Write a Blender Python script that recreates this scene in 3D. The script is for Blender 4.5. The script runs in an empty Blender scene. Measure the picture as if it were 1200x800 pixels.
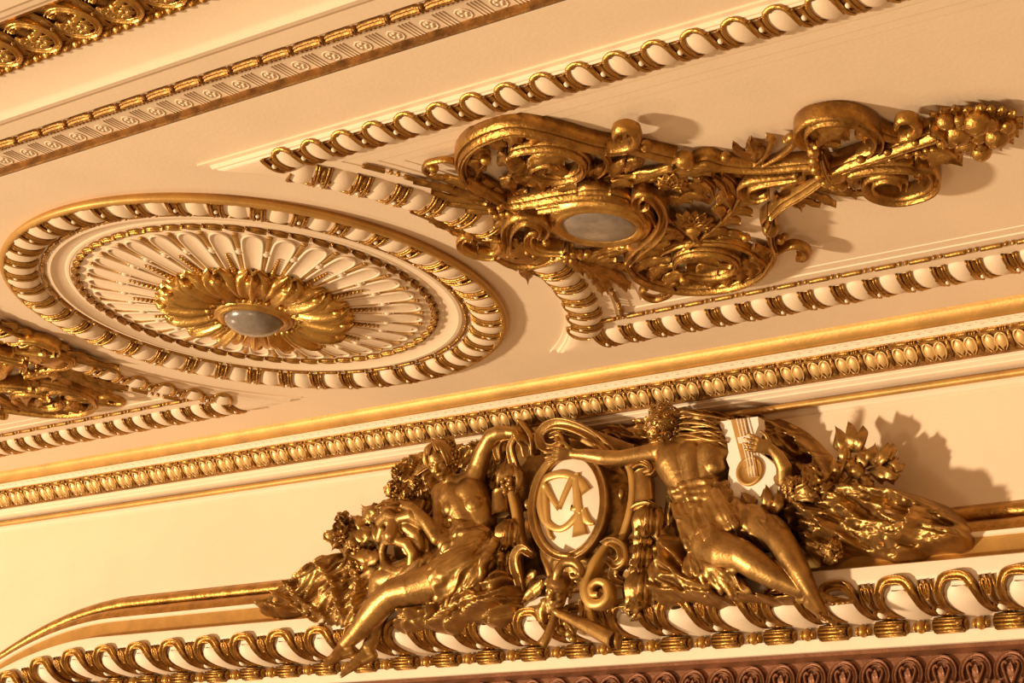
import bpy, math, random
import numpy as np
from mathutils import Matrix, Vector

# ------------------------------------------------------------------ camera
S = bpy.context.scene
COL = S.collection
H = 8.0                                   # height of the flat of the ceiling
F_PX = 2360.156
MR = np.array([[0.786126355090428, -0.14862861191500656, -0.5999290704345444],
               [0.6122211353072466, 0.3204274543891555, 0.722849588750517],
               [0.08479761385407077, -0.9355403690883168, 0.34289004431559666]])
CAM = np.array([7.80518378, -7.15391429, H - 3.95411663])
cd = bpy.data.cameras.new('camera'); cam = bpy.data.objects.new('camera', cd); COL.objects.link(cam)
cd.sensor_width = 36.0; cd.lens = F_PX / 1200 * 36.0; cd.clip_start = 0.05; cd.clip_end = 200
cam.matrix_world = Matrix([[MR[0, 0], -MR[0, 1], -MR[0, 2], CAM[0]], [MR[1, 0], -MR[1, 1], -MR[1, 2], CAM[1]],
                           [MR[2, 0], -MR[2, 1], -MR[2, 2], CAM[2]], [0, 0, 0, 1]])
S.camera = cam

# ------------------------------------------------------------------ light
w = bpy.data.worlds.new('world'); S.world = w; w.use_nodes = True
w.node_tree.nodes['Background'].inputs[0].default_value = (1.0, 0.56, 0.26, 1)
w.node_tree.nodes['Background'].inputs[1].default_value = 0.42
def lamp(name, loc, power, radius, color=(1.0, 0.75, 0.48)):
    l = bpy.data.lights.new(name, 'POINT'); l.energy = power; l.shadow_soft_size = radius; l.color = color
    o = bpy.data.objects.new(name, l); o.location = loc; COL.objects.link(o); return o
lamp('balcony_floodlight', (-32.1, -42.9, H - 22.7), 168000, 1.8, (1.0, 0.775, 0.54))
lamp('added_glint_lamp_left', (-11.0, -0.5, H - 8.0), 700, 0.5, (1.0, 0.74, 0.46))  # added lamp, no known source: weak glints on the gilding at the left
lamp('added_glint_lamp_front', (4.0, -7.0, H - 6.5), 450, 0.8, (1.0, 0.74, 0.46))  # unseen lamp added on the hall side to put highlights on the gold
S.view_settings.view_transform = 'Standard'; S.view_settings.look = 'None'
S.view_settings.exposure = 0.1; S.view_settings.gamma = 1.0; S.view_settings.use_curve_mapping = False

# ------------------------------------------------------------------ materials
def mat(name, col, rough=0.5, metal=0.0, var=0.12, vscale=6.0, bump=0.0, bscale=60.0, dark=None, spec=0.5):
    m = bpy.data.materials.new(name); m.use_nodes = True; nt = m.node_tree; b = nt.nodes['Principled BSDF']
    b.inputs['Roughness'].default_value = rough; b.inputs['Metallic'].default_value = metal
    b.inputs['Specular IOR Level'].default_value = spec
    tc = nt.nodes.new('ShaderNodeTexCoord'); n = nt.nodes.new('ShaderNodeTexNoise')
    n.inputs['Scale'].default_value = vscale; n.inputs['Detail'].default_value = 5; n.inputs['Roughness'].default_value = 0.65
    nt.links.new(tc.outputs['Object'], n.inputs['Vector'])
    r = nt.nodes.new('ShaderNodeValToRGB'); d = dark or tuple(c * (1 - var) for c in col)
    r.color_ramp.elements[0].position = 0.32; r.color_ramp.elements[1].position = 0.62
    r.color_ramp.elements[0].color = (*d, 1); r.color_ramp.elements[1].color = (*col, 1)
    nt.links.new(n.outputs['Fac'], r.inputs[0]); nt.links.new(r.outputs[0], b.inputs['Base Color'])
    if bump:
        n2 = nt.nodes.new('ShaderNodeTexNoise'); n2.inputs['Scale'].default_value = bscale; n2.inputs['Detail'].default_value = 4
        nt.links.new(tc.outputs['Object'], n2.inputs['Vector'])
        bp = nt.nodes.new('ShaderNodeBump'); bp.inputs['Strength'].default_value = bump; bp.inputs['Distance'].default_value = 0.01
        nt.links.new(n2.outputs['Fac'], bp.inputs['Height']); nt.links.new(bp.outputs[0], b.inputs['Normal'])
    return m
CREAM = mat('cream_plaster', (0.80, 0.635, 0.44), 0.62, 0, 0.05, 2.0, 0.10, 45)
WHITE = mat('pale_cream_plaster', (0.86, 0.72, 0.53), 0.55, 0, 0.05, 5.0, 0.08, 60)
GOLD = mat('old_gilding', (0.52, 0.285, 0.07), 0.36, 0.9, 0.3, 9.0, 0.45, 60, dark=(0.25, 0.12, 0.026))
BRONZE = mat('bronze_gilding', (0.48, 0.28, 0.085), 0.39, 0.88, 0.3, 8.0, 0.2, 60, dark=(0.25, 0.135, 0.04))
OCHRE = mat('gilt_paint', (0.54, 0.30, 0.075), 0.5, 0.45, 0.25, 5.0, 0.15, 50)
PALE = mat('pale_gilding', (0.84, 0.58, 0.24), 0.42, 0.45, 0.2, 9.0, 0.15, 60)
BRIGHT = mat('bright_gilding', (0.72, 0.44, 0.12), 0.32, 0.88, 0.2, 9.0, 0.3, 60, dark=(0.40, 0.21, 0.05))
GLASS = mat('frosted_lamp_glass', (0.27, 0.225, 0.18), 0.25, 0.0, 0.35, 14.0, 0.03, 90, spec=0.8)
AGED_SHADE = mat('tarnish_and_shade_gilding', (0.40, 0.20, 0.05), 0.45, 0.8, 0.4, 12.0, 0.4, 80, dark=(0.16, 0.075, 0.02))  # dirty gold of the near ribbons; stands in for shade on the cyma
BROWN = mat('brown_bronze', (0.26, 0.105, 0.045), 0.42, 0.45, 0.35, 6.0, 0.3, 55)

# ------------------------------------------------------------------ geometry helpers
CZ = np.array([0, 0, -1.0]); WN = np.array([0, -1.0, 0])        # outward normals: ceiling, wall
def ray(px, py): return MR @ np.array([(px - 600) / F_PX, (py - 400) / F_PX, 1.0])
def C(px, py, drop=0.0):
    d = ray(px, py); t = (H - drop - CAM[2]) / d[2]; return CAM + t * d
def P(px, py, y):
    d = ray(px, py); t = (y - CAM[1]) / d[1]; return CAM + t * d
def R_(p, rpx): return rpx * float((MR.T @ (np.asarray(p) - CAM))[2]) / F_PX
def nz(v): v = np.asarray(v, float); return v / (np.linalg.norm(v, axis=-1, keepdims=True) + 1e-12)

class MB:
    def __init__(s): s.v = []; s.f = []; s.n = 0
    def add(s, v, f):
        v = np.asarray(v, float).reshape(-1, 3); s.v.append(v); o = s.n; s.n += len(v)
        s.f += [tuple(i + o for i in q) for q in f]; return s
    def grid(s, Pt, cu=False, cv=False):
        nu, nv = Pt.shape[:2]; f = []
        for i in range(nu if cu else nu - 1):
            a = i * nv; b = ((i + 1) % nu) * nv
            for j in range(nv if cv else nv - 1):
                k = (j + 1) % nv; f.append((a + j, b + j, b + k, a + k))
        return s.add(Pt, f)
    def box(s, lo, hi):
        x0, y0, z0 = lo; x1, y1, z1 = hi
        return s.add([(x0, y0, z0), (x1, y0, z0), (x1, y1, z0), (x0, y1, z0), (x0, y0, z1), (x1, y0, z1), (x1, y1, z1), (x0, y1, z1)],
                     [(0, 3, 2, 1), (4, 5, 6, 7), (0, 1, 5, 4), (1, 2, 6, 5), (2, 3, 7, 6), (3, 0, 4, 7)])
    def ball(s, c, r, n=8, m=6, axes=None):
        th = np.linspace(0, 2 * np.pi, n, endpoint=False); ph = np.linspace(0.06, np.pi - 0.06, m)
        u = np.stack([np.outer(np.sin(ph), np.cos(th)), np.outer(np.sin(ph), np.sin(th)), np.outer(np.cos(ph), np.ones(n))], -1)
        u = u * np.asarray(r, float)
        if axes is not None: u = u @ np.asarray(axes, float)
        Pt = np.asarray(c, float) + u; s.grid(Pt, False, True)
        o = s.n - n * m; s.f.append(tuple(o + j for j in range(n))); s.f.append(tuple(o + (m - 1) * n + j for j in range(n))); return s
    def mesh(s, name, m, smooth=True):
        me = bpy.data.meshes.new(name); V = np.concatenate(s.v) if s.v else np.zeros((0, 3))
        me.from_pydata(V.tolist(), [], s.f); me.materials.append(m)
        if smooth: me.polygons.foreach_set('use_smooth', [True] * len(me.polygons))
        me.update(); return me
    def build(s, name, m, parent=None, smooth=True, sharp=None):
        me = s.mesh(name, m, smooth)
        if sharp and hasattr(me, 'set_sharp_from_angle'): me.set_sharp_from_angle(angle=math.radians(sharp))
        o = bpy.data.objects.new(name, me); COL.objects.link(o)
        if parent is not None: attach(o, parent, Matrix.Identity(4))
        return o
WM = {}
def attach(o, parent, M):
    """parent o, keeping the wanted world matrix M"""
    o.parent = parent; o.matrix_basis = WM.get(parent.name, Matrix.Identity(4)).inverted() @ M
    WM[o.name] = M.copy()
def thing(name, label, cat, loc, group=None):
    o = bpy.data.objects.new(name, None); COL.objects.link(o); o.location = Vector(loc); WM[o.name] = Matrix.Translation(Vector(loc))
    o.empty_display_size = 0.05; o['label'] = label; o['category'] = cat
    if group: o['group'] = group
    return o
def tag(o, label, cat, group=None):
    o['label'] = label; o['category'] = cat
    if group: o['group'] = group
    return o
def struct(o): o['kind'] = 'structure'; return o
def place(me, name, parent, M, label=None):
    o = bpy.data.objects.new(name, me); COL.objects.link(o); attach(o, parent, M)
    if label: o['label'] = label
    return o
def frame_m(o, x, y, z):
    m = np.eye(4); m[:3, 0] = x; m[:3, 1] = y; m[:3, 2] = z; m[:3, 3] = o; return Matrix(m.tolist())

def catmull(pts, n=8, closed=False):
    p = np.asarray(pts, float)
    if len(p) < 3: return np.array([p[0] + (p[1] - p[0]) * t for t in np.linspace(0, 1, n + 1)])
    if closed: q = np.concatenate([p[-1:], p, p[:2]])
    else: q = np.concatenate([2 * p[:1] - p[1:2], p, 2 * p[-1:] - p[-2:-1]])
    out = []
    for i in range(1, len(q) - 2):
        a, b, c, d = q[i - 1:i + 3]
        for t in np.linspace(0, 1, n, endpoint=False):
            out.append(.5 * (2 * b + (c - a) * t + (2 * a - 5 * b + 4 * c - d) * t * t + (3 * b - a - 3 * c + d) * t ** 3))
    if not closed: out.append(q[-2])
    return np.array(out)
def interp(vals, n):
    if np.isscalar(vals): return np.full(n, float(vals))
    return np.interp(np.linspace(0, 1, n), np.linspace(0, 1, len(vals)), vals)
_t = np.linspace(0, 2 * np.pi, 8, endpoint=False)
ROUND = np.stack([.5 * np.cos(_t), .5 + .5 * np.sin(_t)], 1)
FLAT = np.array([(-.5, 0), (-.5, .8), (-.42, 1), (.42, 1), (.5, .8), (.5, 0)])
RIB = np.array([(-.5, 0), (-.5, .4), (-.42, .68), (-.34, .72), (-.27, .5), (-.2, .72), (-.1, .98), (-.04, .98), (.02, .62), (.08, .96), (.15, .95), (.22, .66), (.27, .48), (.34, .70), (.42, .66), (.5, .4), (.5, 0)])
GROOVE = np.array([(-.5, 0), (-.5, .7), (-.42, 1), (-.3, .95), (-.2, .55), (.2, .55), (.3, .95), (.42, 1), (.5, .7), (.5, 0)])
KEEL = np.array([(-.5, 0), (-.5, .3), (-.3, .62), (-.12, .75), (0, 1), (.12, .75), (.3, .62), (.5, .3), (.5, 0)])
def sweep(mb, pts, w, h, n, prof=ROUND, seg=6, closed=False, smooth=True):
    """sweep a profile (lateral, outward) along a path that lies on the surface of normal n"""
    c = catmull(pts, seg, closed) if smooth else np.asarray(pts, float)
    N = len(c); w = interp(w, N); h = interp(h, N)
    t = nz(np.roll(c, -1, 0) - np.roll(c, 1, 0)) if closed else nz(np.gradient(c, axis=0))
    nn = np.broadcast_to(np.asarray(n, float), c.shape); nn = nz(nn - t * np.sum(nn * t, 1, keepdims=True)); l = np.cross(nn, t)
    Pt = c[:, None] + l[:, None] * (prof[None, :, 0] * w[:, None])[..., None] + nn[:, None] * (prof[None, :, 1] * h[:, None])[..., None]
    mb.grid(Pt, closed, True); k = len(prof)
    if not closed:
        o = mb.n - N * k; mb.f.append(tuple(o + j for j in range(k))[::-1]); mb.f.append(tuple(o + (N - 1) * k + j for j in range(k)))
    return c
def leaf(mb, pts, w, n, lobes=4, depth=.35, cup=.15, thick=.008, rib=.12, nu=None, nv=7, seg=5, tipw=0.0, peak=.45):
    """acanthus or laurel leaf: lobed outline, midrib, cupped section, real thickness"""
    c = catmull(pts, seg); N = len(c); u = np.linspace(0, 1, N)
    t = nz(np.gradient(c, axis=0)); nn = np.broadcast_to(np.asarray(n, float), c.shape)
    nn = nz(nn - t * np.sum(nn * t, 1, keepdims=True)); l = np.cross(nn, t)
    e = math.log(.5) / math.log(peak)
    half = w * .5 * (np.sin(np.pi * np.clip(u, 0, 1) ** e) ** .75 * (1 - tipw) + tipw * np.minimum(1, u * 5)) + w * .03
    if lobes:
        saw = (u * lobes) % 1.0; half = half * (1 - depth * (1 - np.sin(np.pi * np.clip(saw * .9 + .1, 0, 1)) ** .6))
    v = np.linspace(-1, 1, nv); va = np.abs(v)
    z = (cup * (va[None] ** 2) + rib * np.exp(-(v[None] / .16) ** 2) * np.ones((N, 1))
         + (.10 * np.cos(2 * np.pi * u[:, None] * max(lobes, 1) - va[None] * 3) * va[None] if lobes else 0)) * w
    top = c[:, None] + l[:, None] * (half[:, None] * v[None])[..., None] + nn[:, None] * (z)[..., None]
    bot = top[:, ::-1] - nn[:, None] * (thick * np.ones((1, nv)))[..., None]
    mb.grid(np.concatenate([top, bot], 1), False, True)
    k = 2 * nv; o = mb.n - N * k
    mb.f.append(tuple(o + j for j in range(k))[::-1]); mb.f.append(tuple(o + (N - 1) * k + j for j in range(k)))
    return mb
def prism(mb, poly, n, h, origin_depth=0.0, ux=None):
    """closed outline (points on a surface) raised by h along n"""
    p = np.asarray(poly, float); n = np.asarray(n, float); a = p + n * origin_depth; b = p + n * (origin_depth + h); k = len(p)
    return mb.add(np.concatenate([a, b]), [tuple(range(k))[::-1], tuple(range(k, 2 * k))] + [(i, (i + 1) % k, k + (i + 1) % k, k + i) for i in range(k)])
def lathe(mb, prof, M, n=32, closed_top=True):
    """profile of (radius, height) turned round the local z axis of M"""
    th = np.linspace(0, 2 * np.pi, n, endpoint=False); A = np.array(M)
    pts = np.array([[(r * math.cos(a), r * math.sin(a), z) for a in th] for r, z in prof])
    pts = pts @ A[:3, :3].T + A[:3, 3]; mb.grid(pts, False, True)
    if closed_top: mb.f.append(tuple(mb.n - n + j for j in range(n)))
    return mb
def sweep_profile(mb, path, prof, closed=False):
    """straight or gently bent moulding: path of 3-D points, prof of (y, z) offsets"""
    p = np.asarray(path, float); q = np.asarray(prof, float)
    Pt = p[:, None] + np.stack([np.zeros(len(q)), q[:, 0], q[:, 1]], 1)[None]; mb.grid(Pt, False, closed)
    if closed:
        k = len(q); o = mb.n - len(p) * k; mb.f.append(tuple(o + j for j in range(k))[::-1]); mb.f.append(tuple(o + (len(p) - 1) * k + j for j in range(k)))
    return mb
def arc_pts(y0, z0, y1, z1, bulge, n=6):
    """profile points from (y0,z0) to (y1,z1), bowed sideways"""
    a = np.array([y0, z0]); b = np.array([y1, z1]); d = b - a; nn = np.array([-d[1], d[0]])
    return [tuple(a + d * t + nn * bulge * 4 * t * (1 - t)) for t in np.linspace(0, 1, n)]
def fbm(x, seed=0, oct=4):
    """cheap smooth noise from rotated sines, x (N,3) -> about -1..1"""
    r = np.random.RandomState(seed); o = 0; a = 1.0; tot = 0
    for i in range(oct):
        for j in range(3):
            d = r.normal(size=3); d /= np.linalg.norm(d); q = x @ d * (2 ** i) * r.uniform(.8, 1.3) + r.uniform(0, 7)
            q = q + 1.3 * np.sin(x @ nz(r.normal(size=3)) * (2 ** i) * .8 + r.uniform(0, 7)); o = o + a * np.sin(q)
        tot += a * 1.8; a *= .55
    return o / tot

# ================================================================== THE SETTING
X0, X1 = -7.2, 6.2
WY = 2.14                                           # plane of the frieze wall
def bend(x):
    """the arch under the frieze begins to curve down at the far left"""
    t = np.clip((-3.15 - np.asarray(x, float)) / 1.25, 0, 3); return 0 * t, -0.25 * t * t
XS = np.concatenate([np.linspace(X0, -3.2, 40), np.linspace(-3.0, X1, 14)])
def wall_path(dy=0.0, z=0.0, drop=True):
    b = bend(XS); return np.stack([XS, WY + dy + b[0], H + z + (b[1] if drop else 0 * b[1])], 1)
m = MB(); m.box((X0, -1.77, H), (X1, 1.79, H + .12)); struct(m.build('ceiling', CREAM, smooth=False))
m = MB(); wt, wb = wall_path(0, -.22, False), wall_path(0, -1.2); bk = np.array([0, .12, 0]); m.grid(np.stack([wt, wb, wb + bk, wt + bk], 1), False, True)
frieze = struct(m.build('wall_back', CREAM, sharp=40))
XL = [(X0, 0, H), (X1, 0, H)]
def trim(k, prof, m_, sharp=35, path=None, parent=None):
    mb = MB(); sweep_profile(mb, path if path is not None else XL, prof); o = mb.build('trim_%d' % k, m_, parent, sharp=sharp); return struct(o)
# --- cornice between the ceiling and the frieze wall
cornice = trim(1, [(1.755, .10), (1.755, -.003), (1.759, -.010)] + arc_pts(1.759, -.011, 1.808, -.066, -.10, 6) + [(1.806, -.072), (1.812, -.075), (1.83, -.075), (1.83, .1)], OCHRE)
trim(2, [(1.815, -.06), (1.815, -.076), (1.845, -.09), (1.852, -.1), (1.865, -.105), (1.9, -.05)], WHITE)
cyma = trim(3, [(1.86, -.09), (1.858, -.104)] + arc_pts(1.86, -.108, 1.965, -.198, .0, 4) + [(1.965, -.212), (1.985, -.212), (2.0, -.1)], AGED_SHADE)  # darker ground paints the shade between the leaf eggs into the colour
trim(4, [(1.98, -.19), (1.982, -.213), (2.0, -.218), (2.0, -.225), (2.03, -.236), (2.03, -.243), (2.06, -.25), (2.075, -.25), (2.16, -.25), (2.16, -.1)], WHITE)
b0 = bend(XS); rod = np.stack([XS, np.minimum(2.095, WY - .045 + b0[0]), np.full(len(XS), H - .283)], 1)
mb = MB(); sweep(mb, rod + np.array([0, 0, .022]), .045, .045, (0, 0, -1), ROUND, smooth=False); struct(mb.build('trim_5', OCHRE))
mb = MB(); sweep_profile(mb, wall_path(-.0, 0, False), [(0, -.22), (-.02, -.25), (-.02, -.315), (-.012, -.33), (0, -.335)]); struct(mb.build('trim_6', CREAM, sharp=40))
# small leaf ripple cut in the pale fillet of the cornice
mb = MB()
for k in range(150):
    x = -6.6 + k * .0725
    if x > 4.3: break
    a = np.array([[x - .03, 1.826, H - .078], [x, 1.832, H - .084], [x + .03, 1.838, H - .085]])
    sweep(mb, a, [.004, .016, .002], .006, (0, -.5, -.85), ROUND[::2], seg=2)
o = mb.build('leaf_ripple', WHITE, cornice); o['kind'] = 'stuff'
# egg and leaf row: two pointed leaf eggs, a dart and a little bead bar on every unit
d_ = nz((0, .105, -.090)); n_ = nz((0, -.090, -.105)); O_ = np.array([0, 1.86, H - .108]); L_ = .138
def cy(x, v, h=0.0): return np.array([x, 0, 0]) + d_ * (v * L_) + n_ * h
def egg_leaf(sh):
    q = MB()
    leaf(q, [cy(0, .24), cy(sh * .3, .45, .012), cy(sh * .6, .72, .014), cy(sh, .95, .004)], .062, n_, lobes=0, cup=-.12, rib=.14, thick=.01, nv=5, seg=3, peak=.45)
    for s_ in (-1, 1):
        sweep(q, [cy(0, .22), cy(s_ * .022, .3, .002), cy(s_ * .034 + sh * .5, .55, .002), cy(s_ * .030 + sh, .8), cy(s_ * .012 + sh, .98)], [.004, .012, .012, .01, .003], .012, n_, ROUND[::2], seg=2)
    return q
me_a = egg_leaf(.008).mesh('leaf_egg', PALE); me_b = egg_leaf(-.008).mesh('leaf_egg', PALE)
q = MB(); leaf(q, [cy(0, .2, .002), cy(0, .55, .012), cy(0, .98, .002)], .024, n_, lobes=3, depth=.5, nv=5, seg=4, rib=.3)
q.ball(cy(0, .3, .01), .008, 6, 4); me_d = q.mesh('dart', GOLD)
q = MB(); sweep(q, [cy(-.058, .08), cy(0, .08), cy(.036, .08)], .02, .014, n_, ROUND, seg=1)
for xx in (.052, .066, .08): q.ball(cy(xx, .08, .006), (.0062, .012, .012), 6, 4)
me_r = q.mesh('bead_bar', GOLD)
for k in range(64):
    x = -6.68 + .1725 * k + .02
    if x > 4.15: break
    for me, nm, dx in ((me_a, 'leaf_egg', -.036), (me_b, 'leaf_egg', .036), (me_d, 'dart', .086), (me_r, 'bead_bar', 0)):
        place(me, nm, cyma, Matrix.Translation((x + dx, O_[1], O_[2])))
# --- archivolt under the frieze: gilt roll, gilt hollow, gilt band, pale fillet, big egg and dart, beads
def wtrim(k, prof, m_, sharp=35):
    return trim(k, [(y - WY, z) for y, z in prof], m_, sharp, wall_path(0, 0))
wtrim(7, [(2.16, -.955), (2.135, -.962), (2.128, -.97)] + [(2.125 - .03 * math.sin(a), -1.013 + .036 * math.cos(a)) for a in np.linspace(.2, 2.9, 8)] + [(2.11, -1.055), (2.105, -1.062)], GOLD)
wtrim(8, [(2.105, -1.056), (2.095, -1.062), (2.085, -1.066)] + arc_pts(2.083, -1.072, 1.995, -1.15, -.22, 7) + [(1.99, -1.158)], GOLD)
wtrim(9, [(1.995, -1.15), (1.972, -1.158), (1.972, -1.176), (1.985, -1.182)], WHITE)
wtrim(10, [(1.985, -1.178), (1.98, -1.285), (1.97, -1.30)], OCHRE)
wtrim(11, [(1.98, -1.285), (1.95, -1.296), (1.88, -1.312), (1.86, -1.322), (1.85, -1.385), (1.85, -1.398), (1.875, -1.405)], WHITE)
ARC = [(1.85, -1.395), (1.855, -1.43), (1.88, -1.47), (1.93, -1.505), (2.0, -1.522), (2.08, -1.525), (2.165, -1.522)]
arch_band = wtrim(12, ARC + [(2.17, -1.5)], WHITE, 60)
wtrim(13, [(2.15, -1.515), (2.12, -1.522), (2.12, -1.536), (2.15, -1.54), (2.168, -1.545), (2.168, -1.605), (2.15, -1.61), (2.15, -1.675), (2.2, -1.68)], WHITE)
lower = wtrim(14, [(2.19, -1.672), (2.165, -1.68), (2.165, -1.70), (2.2, -1.715), (2.215, -1.72), (2.215, -2.6), (2.4, -2.6)], BROWN)
_a = catmull([(0, y, z) for y, z in ARC], 8)[:, 1:]; _s = np.concatenate([[0], np.cumsum(np.linalg.norm(np.diff(_a, axis=0), axis=1))]); _s /= _s[-1]
_tn = np.gradient(_a, axis=0); _tn /= np.linalg.norm(_tn, axis=1, keepdims=True)
def av(x, v, h=0.0):
    y = np.interp(v, _s, _a[:, 0]); z = np.interp(v, _s, _a[:, 1]); ty = np.interp(v, _s, _tn[:, 0]); tz = np.interp(v, _s, _tn[:, 1])
    return np.array([x, y + tz * h, z - ty * h])
def avn(v): return nz((0, np.interp(v, _s, _tn[:, 1]), -np.interp(v, _s, _tn[:, 0])))
def vsweep(q, xv, w, h, prof=ROUND, seg=5, base=0.0):
    c = catmull([(x, v, 0) for x, v in xv], seg); n = np.array([avn(a[1]) for a in c]); pts = np.array([av(a[0], a[1], base) for a in c])
    sweep(q, pts, w, h, n, prof, smooth=False)
q = MB()
for t in (0,):
    Pt = []
    for v in np.linspace(.16, .94, 12):
        hw = .092 * min(1, ((v - .13) / .2)) ** .5
        Pt.append([av(xx * hw, v, .006 + .02 * (1 - xx * xx)) for xx in np.linspace(-1, 1, 7)])
    q.grid(np.array(Pt))
me_t = q.mesh('tongue', WHITE)
q = MB(); vsweep(q, [(-.088, .95), (-.102, .75), (-.107, .45), (-.1, .22), (-.064, .07), (0, .04), (.064, .07), (.1, .22), (.107, .45), (.102, .75), (.088, .95)],
                 [.010, .026, .034, .042, .05, .052, .05, .042, .034, .026, .010], [.012, .024, .032, .038, .042, .042, .042, .038, .032, .024, .012], GROOVE, 3)
me_g = q.mesh('gilt_arch', GOLD)
q = MB()
for s_ in (-1, 1):
    vsweep(q, [(s_ * .032, .05), (s_ * .042, .3), (s_ * .044, .55), (s_ * .034, .8), (s_ * .01, .94)], [.012, .02, .018, .016, .006], .022, ROUND, 3)
    vsweep(q, [(s_ * .002, .3), (s_ * .02, .2), (s_ * .018, .1), (s_ * .004, .13), (s_ * .006, .2)], [.014, .014, .012, .01, .008], .03, ROUND, 3)
vsweep(q, [(0, .05), (.004, .2), (0, .42), (0, .5)], [.012, .034, .026, .01], .026, RIB, 4)
vsweep(q, [(0.034, .6), (.016, .5), (-.016, .5), (-.034, .6), (-.034, .72), (-.016, .82), (.016, .82), (.034, .72), (.0345, .6)], .012, .02, ROUND[::2], 2)
vsweep(q, [(0, .84), (0, .9), (0, .95)], [.02, .024, .006], .02, RIB, 2)
me_d = q.mesh('dart', GOLD)
q = MB(); q.ball(av(0, .66, .01), (.026, .036, .02), 10, 6); me_p = q.mesh('pearl', WHITE)
q = MB()
for a in np.linspace(-2.4, 1.6, 8):
    r0 = .032; sweep(q, [(-.085, 2.14 - r0 * math.cos(a), -1.584 + r0 * math.sin(a)), (.075, 2.14 - r0 * math.cos(a), -1.584 + r0 * math.sin(a))], .022, .012, (0, -math.cos(a), math.sin(a)), ROUND[::2], seg=2)
for xx, rr in ((-.088, .03), (-.08, .037), (.072, .037), (.084, .03)): q.ball((xx, 2.145, -1.584), (.011, rr, rr), 10, 6)
q.ball((.062, 2.10, -1.584), (.02, .018, .02), 8, 6)
sweep(q, [(-.088, 2.17, -1.584), (.085, 2.17, -1.584)], .06, .06, (0, -1, 0), ROUND, seg=2); me_reel = q.mesh('reel', GOLD)
q = MB(); q.ball((0, 2.142, -1.584), (.028, .036, .036), 10, 7); q.ball((-.034, 2.145, -1.584), (.01, .026, .026), 8, 5); q.ball((.034, 2.145, -1.584), (.01, .026, .026), 8, 5)
me_bead = q.mesh('bead', GOLD)
x = -5.05
while x < 4.2:
    b = bend(x); T = Matrix.Translation((x, float(b[0]), H + float(b[1]))); dx = .168
    b2 = bend(x + dx); T2 = Matrix.Translation((x + dx, float(b2[0]), H + float(b2[1])))
    place(me_t, 'tongue', arch_band, T); place(me_g, 'gilt_arch', arch_band, T)
    dd = place(me_d, 'dart', arch_band, T2); place(me_p, 'pearl', dd, T2, 'pale oval pearl')
    place(me_reel, 'reel', arch_band, T2); place(me_bead, 'bead', arch_band, T)
    x += .3355
# carved scrolls on the brown band below
q = MB(); zc = -1.83
th = np.linspace(-.5, math.pi + .5, 9)
sweep(q, [(.078 * math.cos(a), 2.213, zc + .01 + .085 * math.sin(a)) for a in th], .026, .024, WN, GROOVE, 2)
for s_ in (-1, 1):
    sweep(q, [(s_ * .01, 2.213, zc - .06), (s_ * .03, 2.213, zc - .01), (s_ * .045, 2.213, zc + .035), (s_ * .03, 2.213, zc + .055), (s_ * .018, 2.213, zc + .04)], [.012, .016, .018, .018, .02], .024, WN, ROUND, 3)
    sweep(q, [(s_ * .02, 2.213, zc - .06), (s_ * .05, 2.213, zc - .07), (s_ * .06, 2.213, zc - .04)], [.01, .018, .02], .02, WN, ROUND, 3)
leaf(q, [(0, 2.212, zc - .08), (0, 2.205, zc - .02), (0, 2.2, zc + .05)], .05, WN, lobes=3, nv=5, seg=5, thick=.01)
me_s = q.mesh('scroll', BROWN)
for row in range(2):
    for k in range(50):
        x = -4.7 + .19 * k + .095 * row
        if x > 4.6: break
        place(me_s, 'scroll', lower, Matrix.Translation((x, 0, H - .2 * row)))
# --- mouldings on the near side of the ceiling (upper left of the photograph)
trim(15, [(-1.78, -.002), (-1.792, -.006), (-1.80, -.002), (-1.797, .008), (-1.793, .016), (-1.795, .05), (-1.80, .08)], AGED_SHADE)
YN, ZN = .136, .085
def ntrim(k, prof, m_, sharp): return trim(k, [(y + YN, z + ZN) for y, z in prof], m_, sharp)
near_band = ntrim(16, [(-1.895, -.04), (-1.89, -.054), (-1.905, -.058), (-1.912, -.046), (-2.075, -.046), (-2.085, -.05), (-2.15, -.05), (-2.16, -.062), (-2.28, -.064), (-2.30, -.085), (-2.33, -.09),
                       (-2.35, -.075), (-2.37, -.064), (-2.60, -.064), (-2.60, .05)], CREAM, 30)
leaf_band = ntrim(17, [(-2.595, .0), (-2.60, -.066), (-2.66, -.066), (-2.665, -.06), (-2.90, -.06), (-2.91, -.07), (-2.94, -.075), (-2.94, 0)], GOLD, 35)
ntrim(18, [(-2.935, .0), (-2.935, -.08), (-2.97, -.085), (-2.98, -.10), (-3.03, -.105), (-3.04, -.12), (-3.6, -.12), (-3.6, .05)], CREAM, 30)
q = MB(); yc, zz = -1.978, -.046
sweep(q, [(.036 * math.cos(a), yc + .040 * math.sin(a), zz) for a in np.linspace(0, 2 * np.pi, 10, endpoint=False)], .009, .004, CZ, ROUND[::2], 1, True)
for a in np.linspace(0, 2 * np.pi, 5, endpoint=False): q.ball((.017 * math.cos(a), yc + .018 * math.sin(a), zz - .002), (.011, .011, .004), 6, 4)
me_ro = q.mesh('rosette', CREAM)
q = MB()
for dx in (-.028, -.009, .009, .028):
    sweep(q, [(dx, -1.925, zz), (dx, -2.04, zz)], .008, .004, CZ, ROUND[::2], seg=2)
me_fl = q.mesh('flute_group', CREAM)
q = MB(); yr, zr = -2.118, -.05
sweep(q, [(-.078, yr, zr), (-.05, yr, zr), (.05, yr, zr), (.072, yr, zr)], [.03, .05, .05, .03], .03, CZ, RIB, 2)
q.ball((.086, yr, zr - .012), (.009, .03, .018), 6, 4)
for dx in np.linspace(-.07, .08, 7): q.ball((dx, yr + .034, zr - .005), (.008, .011, .010), 5, 4)
me_rb = q.mesh('ribbon', AGED_SHADE)
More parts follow.
